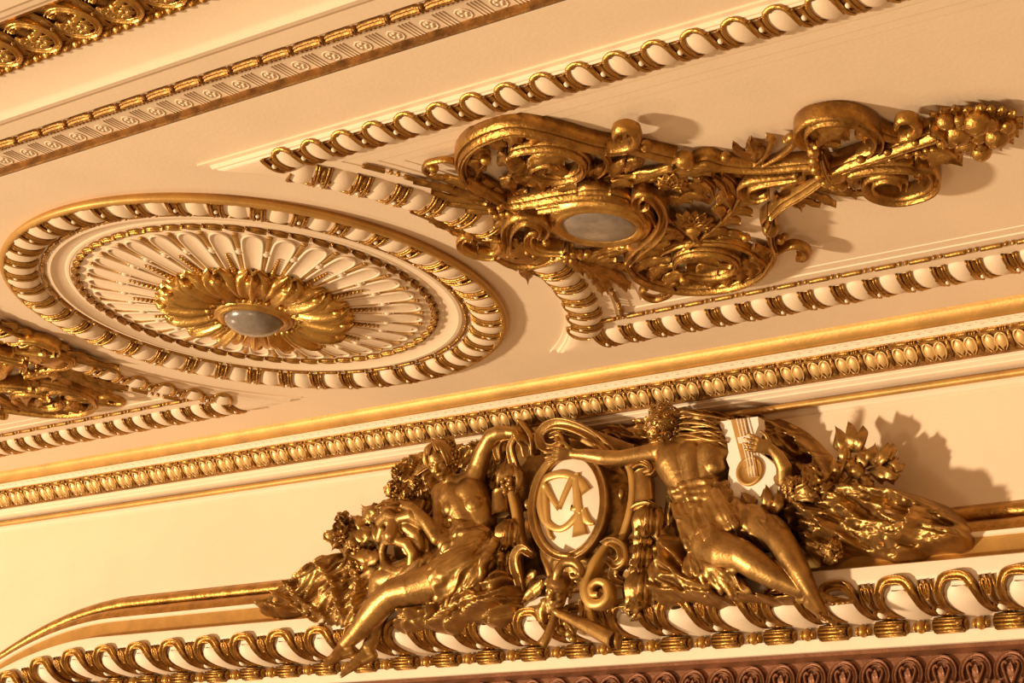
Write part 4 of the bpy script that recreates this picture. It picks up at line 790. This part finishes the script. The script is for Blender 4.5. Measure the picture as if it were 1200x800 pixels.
cloth('drapery', 'gilt veil flying up from the hair of the right figure over the white lyre', [(690, 502), (720, 488), (752, 478), (790, 470), (840, 473), (885, 478), (925, 494), (955, 520), (976, 548), (986, 578), (965, 592), (938, 588), (922, 560), (900, 540), (880, 560), (850, 560), (800, 545), (760, 540), (720, 525)], .17, ymid=2.0, flow=-24, amp=.045, freq=15, seed=12,
      folds=[([(760, 482), (830, 482), (890, 490), (940, 520), (972, 560)], .016, .07), ([(800, 492), (850, 500), (885, 508)], .012, .05), ([(905, 500), (930, 530), (950, 570)], .014, .05), ([(890, 505), (915, 535), (930, 570)], .012, .04), ([(700, 500), (740, 492), (770, 490)], .012, .04)])
cloth('drapery', 'gilt crumpled cloth trailing along the ledge at the far right of the sculpture', [(930, 600), (948, 575), (985, 560), (1020, 562), (1052, 568), (1088, 580), (1112, 596), (1132, 612), (1139, 634), (1128, 648), (1098, 650), (1060, 662), (1030, 656), (1000, 652), (968, 664), (940, 655)], .22, ymid=1.92, flow=-15, amp=.034, freq=15, seed=21, lift=.16, fine=.6,
      folds=[([(1000, 575), (1050, 582), (1085, 600), (1080, 630), (1050, 640)], .022, .07), ([(1000, 640), (1040, 654), (1090, 642), (1132, 632)], .016, .07), ([(950, 600), (980, 620), (1000, 650)], .016, .05), ([(1040, 572), (1100, 600), (1134, 630)], .014, .05), ([(960, 640), (985, 628), (1010, 640)], .016, .05)])
cloth('drapery', 'gilt folds under the hips and thighs of the left figure', [(478, 690), (500, 700), (530, 690), (560, 680), (585, 660), (604, 690), (600, 718), (575, 735), (545, 730), (520, 742), (490, 738), (466, 742), (455, 735), (470, 705)], .14, ymid=1.76, flow=30, amp=.04, freq=12, seed=31, back=2.02, lift=.22, folds=[([(480, 720), (520, 715), (570, 690)], .02, .06), ([(500, 735), (540, 722), (590, 705)], .016, .05)])
cloth('drapery', 'gilt folds hanging below the hips of the right figure', [(762, 640), (775, 620), (800, 625), (820, 650), (850, 680), (890, 690), (930, 690), (935, 700), (900, 708), (860, 706), (830, 712), (800, 706), (770, 712), (756, 690)], .14, ymid=1.76, flow=-38, amp=.04, freq=12, seed=37, back=2.02, lift=.22, folds=[([(775, 640), (800, 670), (840, 700)], .02, .06), ([(790, 640), (830, 678), (900, 700)], .018, .06), ([(765, 690), (800, 695), (850, 700)], .016, .05)])
cloth('drapery', 'gilt folds behind the back of the right figure beside the bud garland', [(770, 560), (785, 560), (792, 600), (800, 640), (785, 665), (768, 640), (762, 600)], .12, ymid=2.0, flow=80, amp=.035, freq=14, seed=41)
cloth('rocaille', 'gilt rocks and leaves packed between the lyre and the trailing cloth', [(895, 585), (915, 570), (945, 555), (985, 560), (1010, 585), (1000, 620), (960, 640), (925, 625), (890, 615), (872, 600)], .16, ymid=1.92, amp=.055, freq=7, seed=44, fine=.5, lift=.12)
cloth('rocaille', 'gilt rocks packed between the tragic mask and the left knees', [(440, 640), (480, 655), (520, 640), (540, 650), (520, 680), (470, 690), (440, 712), (400, 700), (395, 670), (420, 650)], .14, ymid=1.92, amp=.05, freq=8, seed=46, fine=.5, lift=.14)

# --- tragic mask under the hand of the left figure
tm = thing('tragic_mask', 'gilt open-mouthed bearded theatre mask under the left figure\'s hand', 'mask', P(470, 640, 1.9))
o = Org(); ax = np.array([vec(.75, .2, .6), vec(-.12, .99, 0), vec(-.55, 0, .83)])
o.ell(P(474, 606, 1.81), ax, (.155, .115, .13)); o.ell(P(480, 640, 1.88), ax, (.12, .19, .08))
for ch in ([(447, 611, 1.70, 8), (455, 603, 1.67, 8), (464, 607, 1.665, 7)], [(470, 607, 1.665, 7), (482, 604, 1.67, 8), (494, 612, 1.71, 8)], [(465, 606, 1.68, 7), (461, 618, 1.655, 8), (458, 627, 1.64, 9)], [(451, 627, 1.68, 5), (466, 628, 1.67, 6)],
           [(478, 618, 1.70, 9), (488, 626, 1.72, 9), (493, 640, 1.76, 8)], [(449, 620, 1.73, 7), (446, 630, 1.75, 7)], [(452, 634, 1.69, 5), (464, 633, 1.67, 6), (477, 637, 1.68, 7), (484, 648, 1.71, 7), (483, 662, 1.74, 7)], [(451, 635, 1.70, 5), (448, 646, 1.73, 5), (450, 658, 1.74, 5), (456, 667, 1.73, 6), (468, 671, 1.73, 7), (481, 665, 1.74, 7)]): o.P(ch)
for sx in (455, 479): o.ball(P(sx, 614, 1.685), .022, 8, 6)
for k in range(20):
    t = k / 19; o.P([(486 + 8 * t, 610 + 6 * t, 1.74, 4), (492 + 9 * t, 636 + 4 * math.sin(k * 2), 1.78, 4.5), (488 + 14 * t, 660 + 5 * math.cos(k * 3), 1.82, 3)]) if k % 2 else o.P([(452 + 30 * t, 668 + 3 * math.sin(t * 3), 1.73, 4.5), (451 + 34 * t, 680 + 5 * math.sin(k), 1.75, 3.5), (455 + 34 * t, 690 + 3 * math.sin(k * 2), 1.79, 2)])
for k in range(9): o.P([(448 + 5.5 * k, 600 - 6 * math.sin(k / 8 * 3.1), 1.72, 4), (451 + 5.5 * k, 590 - 4 * math.sin(k / 8 * 3.1), 1.80, 5)])
o.organic('mask_face', BRONZE, tm, .007, 2)

# --- left figure
fl = thing('female_statue', 'reclining gilt woman facing the hall, one arm raised and one on the mask', 'statue', P(520, 740, 2.0))
o = Org(); upL = vec(-.34, .92, .12); fwL = vec(-.26, -.30, .90); LH = head(o, P(516, 541, 1.74), upL, fwL, .232)
o.P([(524, 556, 1.80, 9), (534, 570, 1.82, 11)]); o.P([(518, 578, 1.83, 13), (536, 570, 1.83, 13), (556, 560, 1.86, 13)]); o.P([(534, 583, 1.84, 21), (545, 596, 1.86, 25), (554, 616, 1.87, 22)]); o.P([(552, 580, 1.85, 21), (563, 610, 1.88, 20)])
for x, y, yy, r in ((530, 596, 1.785, 12), (556, 592, 1.81, 12)): o.ball(P(x, y, yy), (R_(P(x, y, yy), r),) * 3, 16, 12)
o.P([(554, 616, 1.87, 20), (560, 635, 1.87, 20), (564, 656, 1.85, 23)]); o.ball(P(556, 630, 1.80), .07, 14, 10)
o.P([(518, 577, 1.82, 11.5), (516, 594, 1.79, 10), (515, 610, 1.76, 9), (512, 631, 1.71, 8)]); o.P([(512, 631, 1.71, 8), (500, 612, 1.69, 8.5), (484, 596, 1.68, 7), (470, 591, 1.68, 5.5)])
hand(o, P(472, 591, 1.68), vec(-.98, .05, .0), vec(-.1, .2, .9), vec(.05, .95, .3), .19, .35)
o.P([(556, 560, 1.86, 13), (561, 546, 1.85, 11.5), (567, 528, 1.82, 10.5), (576, 511, 1.79, 9.5)]); o.P([(576, 511, 1.79, 9.5), (585, 507, 1.79, 9), (595, 506, 1.80, 7), (602, 507, 1.80, 6)])
hand(o, P(602, 507, 1.80), vec(.9, -.4, .2), vec(-.2, -.5, .8), vec(.35, .9, .1), .18, .75)
o.P([(566, 656, 1.82, 27), (540, 670, 1.76, 28), (512, 681, 1.70, 24), (484, 689, 1.66, 20), (462, 694, 1.64, 17)]); o.P([(462, 694, 1.64, 17), (448, 706, 1.65, 17), (434, 722, 1.66, 15.5), (419, 740, 1.68, 11.5), (405, 754, 1.70, 8.5)])
foot(o, P(404, 755, 1.70), P(412, 764, 1.72), P(379, 775, 1.62), vec(-.2, .9, .4), 1.0)
o.P([(560, 648, 1.88, 22), (520, 660, 1.84, 19), (480, 671, 1.80, 18), (448, 681, 1.78, 16)]); o.P([(448, 681, 1.78, 16), (445, 705, 1.79, 15), (441, 728, 1.80, 12), (436, 748, 1.79, 9), (432, 758, 1.78, 8)])
foot(o, P(431, 759, 1.78), P(437, 768, 1.80), P(399, 788, 1.70), vec(-.3, .9, .3), 1.0)
o.organic('body', BRONZE, fl, .005, 6)
def strands(name, chains, par, w=.018, m=BRONZE):
    q = MB()
    for c in chains: sweep(q, np.array(c), [w * .6, w, w, w * .4], w * .9, IV, ROUND, 4)
    return q.build(name, m, par)
ch = []
for sd in (-1, 1):
    for k in range(13):
        ps = math.radians(68 - 13 * k); cs = []
        for ph in (8, 35, 65, 95, 118):
            a_ = math.radians(ph) ; wv = 1.08 + .03 * math.sin(ph * .15 + k * 2)
            cs.append(LH(sd * .345 * wv * math.sin(a_) * math.cos(ps), .12 + .385 * wv * math.cos(a_), -.05 + .43 * wv * math.sin(a_) * math.sin(ps) * (1 if ps < .6 else .9)))
        if ps > .75: cs = cs[:3]
        ch.append(cs)
strands('hair', ch, fl, .026)
q = MB()
for k in range(34):
    a = rnd.uniform(-2.6, .6); b = rnd.uniform(-.3, .9); c = LH(.40 * math.cos(a) * 1.0, .12 + .38 * math.sin(b), -.16 + .2 * math.sin(a)); t1 = nz(IR * rnd.uniform(-1, 1) + IU); sp = [c + IV * .01 + (t1 * math.cos(j * .9) + np.cross(t1, IV) * math.sin(j * .9)) * (.026 - .002 * j) for j in range(9)]
    sweep(q, sp, .014, .014, IV, ROUND[::2], 2)
q.build('hair_curls', BRONZE, fl)
q = MB(); c0 = LH(.40, .0, .02)
for k in range(22):
    a = k * 2.4; r = .0125 * math.sqrt(k); q.ball(c0 + IR * r * math.cos(a) + IU * r * math.sin(a) + IV * (.035 - r * .6), .011, 7, 5)
q.build('hair_flower', BRONZE, fl)
ch = [[LH(-.36, .12 - k * .03, .0 - k * .03), P(494 - k * 1.2 + 2 * math.sin(k * 2.2), 548 + k * 1.5, 1.79 + .012 * (k % 3)), P(490 - k * 2.6 + 4 * math.sin(k * 1.7), 560 + k * 1.2, 1.79 + .015 * (k % 2)), P(494 - k * 3.6, 576 + 4 * math.sin(k * 1.3), 1.80), P(492 - k * 3.2 + 4 * math.sin(k), 590 + 3 * math.cos(k * 2), 1.86)] for k in range(9)]
strands('loose_hair', ch, fl, .017)
def cloth_fn(sx, sy, amp, seed, dirv):
    d = nz(dirv); e = nz(np.cross(d, WN)); return lambda co: amp * (1 - 2.0 * np.abs(fbm(np.stack([co @ d * sx, co @ e * sy, co @ WN * sy * .6], 1) + 1.2 * fbm(co * 14, seed + 5, 2)[:, None], seed, 2)))
o = Org(); o.P([(552, 632, 1.86, 26), (562, 652, 1.83, 31), (552, 667, 1.77, 31), (526, 677, 1.72, 27)]); o.P([(562, 646, 1.88, 25), (530, 660, 1.84, 22), (496, 670, 1.80, 18.5), (462, 680, 1.79, 15)])
for k in range(3): o.P([(526, 606 + k * 9, 1.81, 6), (540, 615 + k * 9, 1.765, 7), (562, 632 + k * 7, 1.77, 7), (586, 642 + k * 6, 1.81, 6)])
o.P([(530, 618, 1.80, 6), (536, 640, 1.74, 8), (520, 662, 1.68, 6)])
for k in range(8): o.P([(580 - k * 7, 634 + k * 2, 1.75, 4.5), (570 - k * 8, 655 + k * 3, 1.695, 5.5), (556 - k * 7, 684 + k, 1.69, 6), (560 - k * 8, 706 + (k % 3) * 4, 1.74, 5)])
o.P([(524, 610, 1.80, 8), (518, 626, 1.76, 10), (526, 645, 1.72, 8)])
o.P([(512, 660, 1.72, 7), (508, 680, 1.67, 7), (516, 700, 1.70, 8)])
o.organic('skirt', BRONZE, fl, .008, 3, cloth_fn(14, 52, .012, 3, vec(-.8, -.4, .2)))

# --- right figure
fr = thing('female_statue', 'reclining gilt woman with curled hair turned away, holding the white lyre', 'statue', P(840, 700, 2.0))
o = Org(); upR = vec(.05, .97, .2); fwR = vec(-.86, -.10, -.42); RH = head(o, P(775, 499, 1.82), upR, fwR, .225)
o.P([(778, 512, 1.86, 9.5), (788, 526, 1.87, 12)]); o.P([(770, 530, 1.86, 12), (800, 523, 1.87, 14), (842, 519, 1.87, 13)]); o.P([(794, 542, 1.88, 27), (804, 558, 1.89, 26), (815, 582, 1.89, 22)]); o.P([(836, 535, 1.88, 22), (831, 560, 1.89, 22), (823, 584, 1.89, 20)])
o.P([(812, 536, 1.85, 20), (817, 560, 1.855, 19), (819, 586, 1.86, 19)])
for x, y, yy, r in ((800, 553, 1.835, 15), (838, 546, 1.845, 14)): o.ball(P(x, y, yy), (R_(P(x, y, yy), r),) * 3, 16, 12)
o.P([(815, 582, 1.89, 21), (822, 598, 1.88, 21), (836, 618, 1.86, 25)]); o.ball(P(820, 592, 1.83), .07, 14, 10)
o.P([(770, 530, 1.86, 12), (750, 533, 1.83, 10.5), (727, 537, 1.80, 9.5)]); o.P([(727, 537, 1.80, 9.5), (708, 536, 1.77, 9.5), (688, 533, 1.75, 7.5), (672, 532, 1.74, 5.8)])
hand(o, P(672, 532, 1.74), vec(-.97, .0, .1), vec(.1, .9, .2), vec(.1, .3, .9), .19, .3)
o.P([(844, 520, 1.88, 12.5), (872, 540, 1.95, 11), (898, 556, 1.95, 10), (919, 564, 1.86, 9.5)]); o.P([(919, 564, 1.86, 9.5), (919, 548, 1.82, 9.5), (912, 534, 1.78, 7.5), (904, 526, 1.75, 6)])
hand(o, P(905, 527, 1.75), vec(-.86, .28, .1), vec(.25, .9, .1), vec(-.1, .1, .98), .19, .3)
o.P([(828, 624, 1.83, 28), (836, 641, 1.76, 28), (852, 648, 1.70, 24), (870, 651, 1.66, 19)]); o.P([(870, 651, 1.66, 19), (886, 662, 1.67, 18), (908, 676, 1.70, 14.5), (938, 691, 1.75, 9.5)])
foot(o, P(941, 691, 1.76), P(938, 700, 1.79), P(992, 706, 1.70), vec(.2, .85, .5), 1.0)
o.P([(852, 606, 1.87, 23), (876, 612, 1.82, 22), (898, 621, 1.77, 19.5), (914, 633, 1.73, 17)]); o.P([(914, 633, 1.73, 17), (925, 650, 1.72, 16), (939, 672, 1.71, 12.5), (952, 696, 1.71, 8.5)])
foot(o, P(953, 698, 1.71), P(948, 706, 1.75), P(973, 729, 1.62), vec(.6, .7, .4), 1.0)
o.organic('body', BRONZE, fr, .005, 6)
q = MB(); hc = RH(0, .06, -.06)
for k in range(46):
    z = 1 - 2 * (k + .5) / 46; a = k * 2.39996; rr = math.sqrt(1 - z * z); d = np.array([rr * math.cos(a), rr * math.sin(a), z]); l_ = nz(np.dot(d, [0, 0, 1]) * RH(0, 0, 1) * 0 + d)
    if np.dot(l_, nz(fwR)) > .75: continue
    c = hc + l_ * np.array([.098, .098, .102]); t1 = nz(np.cross(l_, (.3, .5, .8))); t2 = np.cross(l_, t1); sp = []
    for j in range(14):
        th = j * .85 + k; r = .026 - .0016 * j; sp.append(c + (t1 * math.cos(th) + t2 * math.sin(th)) * r + l_ * (.004 + .0012 * j))
    sweep(q, sp, .011, .011, l_, ROUND[::2], 2)
q.build('hair', BRONZE, fr)
ch = [[RH(.1, .35 - k * .045, -.40), P(800 + k * .4, 482 + k * 2.4 + 2 * math.sin(k * 2), 1.80 + .02 * (k % 3)), P(816 + k * 1.4, 485 + k * 2.3 + 3 * math.sin(k * 1.7), 1.79 + .025 * (k % 2)), P(834 + k * 1.2, 488 + k * 2.4 + 3.5 * math.sin(k * 2.6), 1.82 + .02 * (k % 3)), P(856 - 8 * (k % 4), 492 + k * 2.4 + 2 * math.sin(k), 1.87)] for k in range(14)]
strands('loose_hair', ch, fr, .0165)
o = Org(); o.P([(812, 588, 1.88, 23), (824, 606, 1.86, 26), (836, 622, 1.82, 30), (842, 638, 1.76, 29)]); o.P([(846, 606, 1.88, 26), (874, 612, 1.82, 24), (898, 621, 1.78, 21), (908, 628, 1.75, 18)])
for k in range(5): o.P([(788 + k * 2, 576 + k * 7, 1.82, 5), (806 + k * 2, 568 + k * 8, 1.765 - .01 * k, 6), (828 + k * 2, 566 + k * 9, 1.77 - .01 * k, 6), (850 + k * 3, 568 + k * 10, 1.83, 5)])
o.P([(812, 580, 1.88, 22), (826, 598, 1.86, 25)]); o.P([(818, 640, 1.70, 6), (826, 622, 1.66, 7), (850, 616, 1.70, 7), (868, 606, 1.78, 6)]); o.P([(814, 640, 1.72, 6), (826, 662, 1.68, 6), (850, 670, 1.66, 6), (872, 664, 1.66, 4)])
for k in range(7): o.P([(790 + k * 8, 594 - k * 3, 1.76, 5), (800 + k * 9, 616 - k * 2, 1.70, 6), (808 + k * 9, 640 - k * 4, 1.68, 5)])
for k in range(5): o.P([(812 + k * 5, 646 + k, 1.72, 6), (806 + k * 12, 668 + k, 1.68, 7), (812 + k * 16, 690 + (k % 2) * 6, 1.72, 6)])
o.organic('skirt', BRONZE, fr, .008, 3, cloth_fn(12, 48, .010, 7, vec(.6, -.6, .2)))

# --- white lyre held by the right figure
ly = thing('lyre', 'white plaster lyre with gilt fingerboard and round hole in the right figure\'s arm', 'instrument', P(872, 590, 1.9))
ed = [(842, 494), (862, 491), (888, 488), (889, 498), (885, 508), (884, 518), (889, 530), (900, 537), (912, 548), (916, 562), (912, 578), (900, 592), (884, 598), (866, 592), (856, 576), (853, 562), (855, 548), (851, 538), (854, 530), (852, 518), (848, 508)]
q = MB(); prism(q, wp([(x, y, 1.84) for x, y in ed]), WN, .07, -.07); q.build('lyre_body', mat('white_plaster', (0.90, 0.80, 0.66), 0.5, 0, 0.05, 5.0, 0.08, 60), ly, sharp=40)
q = MB(); prism(q, wp([(x, y, 1.838) for x, y in ((857, 492), (874, 490), (884, 545), (872, 549))]), WN, .012, -.005); q.build('fingerboard', OCHRE, ly, smooth=False)
q = MB(); c = P(879, 552, 1.834); lathe(q, [(.085, -.01), (.085, .01), (.07, .012), (.066, .0), (0, -.004)], frame_m(c, (1, 0, 0), (0, 0, 1), (0, -1, 0)), 28); q.build('sound_hole', OCHRE, ly)
for k in range(3): wsweep('string', [(864 + k * 4.2, 491, 1.822), (875 + k * 3.6, 535, 1.815), (879 + k * 3.4, 559, 1.812)], .011, .011, ROUND[::2], WHITE, ly)
q = MB(); prism(q, wp([(x, y, 1.82) for x, y in ((865, 513), (879, 510), (881, 517), (867, 520))]), WN, .014, -.004); q.build('capo', WHITE, ly, smooth=False)
for pts in ([(884, 600, 1.86), (878, 588, 1.80), (868, 576, 1.80)], [(890, 600, 1.86), (896, 586, 1.79), (898, 568, 1.80)], [(896, 602, 1.86), (908, 590, 1.80), (912, 574, 1.82)]): wleaf(pts, .085, lobes=4, par=ly, name='foot_leaf')

# --- laurel and flowers on the right, foliage on the left
def sprig(label, stem, leaves, w=.09, group=None, lobes=0, name='laurel_branch'):
    t = thing(name, label, 'foliage', P(*stem[0]), group); wsweep('stem', stem, [.03, .028, .015], .025, ROUND, BRONZE, t)
    for a, b, y in leaves:
        m_ = ((a[0] + b[0]) / 2 + (b[1] - a[1]) * .08, (a[1] + b[1]) / 2, y - .05); wleaf([(*a, y), m_, (*b, y)], w * rnd.uniform(.9, 1.15), lobes=lobes, par=t, n=(rnd.uniform(-.5, .5), -1, rnd.uniform(-.3, .5)))
    return t
sprig('gilt laurel branch standing up right of the flying veil', [(978, 570, 1.96), (990, 545, 1.9), (996, 512, 1.95)], [((992, 535), (980, 500), 1.95), ((995, 530), (996, 495), 1.93), ((998, 530), (1013, 500), 1.93), ((990, 545), (984, 520), 1.95), ((988, 560), (976, 535), 1.95), ((990, 552), (1004, 535), 1.92)], .10)
sprig('gilt laurel branch pointing right above the trailing cloth', [(985, 575, 1.95), (1012, 548, 1.95), (1044, 536, 1.9)], [((1006, 550), (1012, 522), 1.93), ((1014, 546), (1026, 520), 1.93), ((1024, 542), (1042, 520), 1.93), ((1030, 540), (1048, 521), 1.95), ((1034, 540), (1060, 546), 1.95), ((1024, 546), (1055, 558), 1.93), ((1016, 550), (1048, 566), 1.94), ((1004, 556), (1024, 566), 1.93), ((996, 560), (1010, 540), 1.91), ((990, 566), (1002, 580), 1.91)], .09)
def bloom(px, py, y, r, label, n_=9, name='flower', parent=None):
    q = MB(); c = P(px, py, y)
    for lay, (f, h) in enumerate(((1.0, 0), (.62, .035))):
        m_ = 6 - lay
        for k in range(m_):
            a = 2 * math.pi * k / m_ + lay * .5 + rnd.uniform(-.35, .35); d = IR * math.cos(a) + IU * math.sin(a); g = rnd.uniform(.75, 1.25)
            leaf(q, [c + IV * h, c + d * r * f * .5 * g + IV * (h + rnd.uniform(.02, .07)), c + d * r * f * g + IV * (h + rnd.uniform(-.03, .04))], r * 1.15 * f, nz(IV + .5 * d * rnd.uniform(-1, 1)), lobes=3, depth=.35, nv=7, seg=4, thick=.01, cup=rnd.uniform(-.35, .35), rib=.2)
    q.ball(c + IV * .06, r * .2, 8, 6); o = q.build(name, BRONZE, parent)
    return tag(o, label, 'flower') if parent is None else o
for x, y, r, lb in ((955, 571, .10, 'gilt open flower beside the lyre player\'s elbow'), (930, 572, .07, 'gilt flower just right of the white lyre'), (975, 645, .06, 'small gilt flower low on the ledge right of the shins')): bloom(x, y, 1.80, r, lb)
for lb, ls in (('gilt ivy spray reaching left above the trailing cloth', [((440, 640), (386, 622), 1.85), ((430, 650), (392, 634), 1.83), ((425, 630), (398, 606), 1.86), ((430, 625), (412, 604), 1.85), ((440, 620), (428, 598), 1.87), ((436, 636), (404, 622), 1.80), ((440, 634), (420, 616), 1.80), ((446, 640), (436, 612), 1.80)]),
               ('gilt ivy spray below the tragic mask', [((440, 650), (405, 665), 1.80), ((446, 656), (416, 680), 1.80), ((440, 660), (408, 650), 1.78), ((450, 662), (430, 690), 1.80), ((436, 664), (400, 690), 1.84), ((444, 645), (424, 656), 1.76), ((450, 650), (440, 678), 1.77)]),
               ('gilt leaves over the mask brow by the left hand', [((448, 600), (424, 596), 1.84), ((452, 606), (432, 608), 1.80), ((444, 612), (424, 592), 1.86), ((450, 615), (434, 632), 1.80)])):
    sprig(lb, [(*ls[0][0], 1.9), (*ls[1][0], 1.86), ((ls[0][1][0] + ls[0][0][0]) / 2, (ls[0][1][1] + ls[0][0][1]) / 2, 1.86)], ls, .125, None, 4, 'ivy_spray')
for x, y, r, lb in ((400, 628, .085, 'gilt ruffled flower at the left tip of the ivy spray'), (417, 642, .085, 'gilt ruffled flower in the middle of the ivy spray'), (418, 662, .08, 'gilt ruffled flower below the ivy spray'), (402, 606, .05, 'small gilt flower at the top of the ivy spray'), (462, 572, .06, 'gilt flower on the veil left of the left figure'), (478, 580, .055, 'gilt flower on the veil above the resting hand'), (488, 566, .05, 'gilt flower on the veil beside the loose hair'), (466, 552, .05, 'gilt flower high on the edge of the veil')): bloom(x, y, 1.80, r, lb)
vf = thing('hanging_ribbon', 'gilt ribbon and leaves falling from the raised hand of the left figure', 'ribbon', P(600, 560, 1.95))
wsweep('ribbon', [(604, 512, 1.82), (590, 514, 1.84), (584, 525, 1.84), (587, 540, 1.86)], [.05, .06, .06, .04], .03, GROOVE, BRONZE, vf); wsweep('ribbon', [(606, 512, 1.81), (600, 525, 1.82), (604, 545, 1.86), (610, 565, 1.88)], [.04, .05, .06, .05], .03, GROOVE, BRONZE, vf)
for pts in ([(595, 536, 1.86), (585, 555, 1.82), (583, 572, 1.86)], [(598, 536, 1.86), (595, 556, 1.81), (592, 582, 1.86)], [(600, 538, 1.86), (606, 556, 1.82), (604, 578, 1.86)]): wleaf(pts, .075, lobes=3, par=vf)
for k in range(9):
    q = MB(); q.ball(P(594 + 5 * math.sin(k * 2.3), 560 + k * 2, 1.80), .018, 8, 6); q.build('berry', BRONZE, vf)
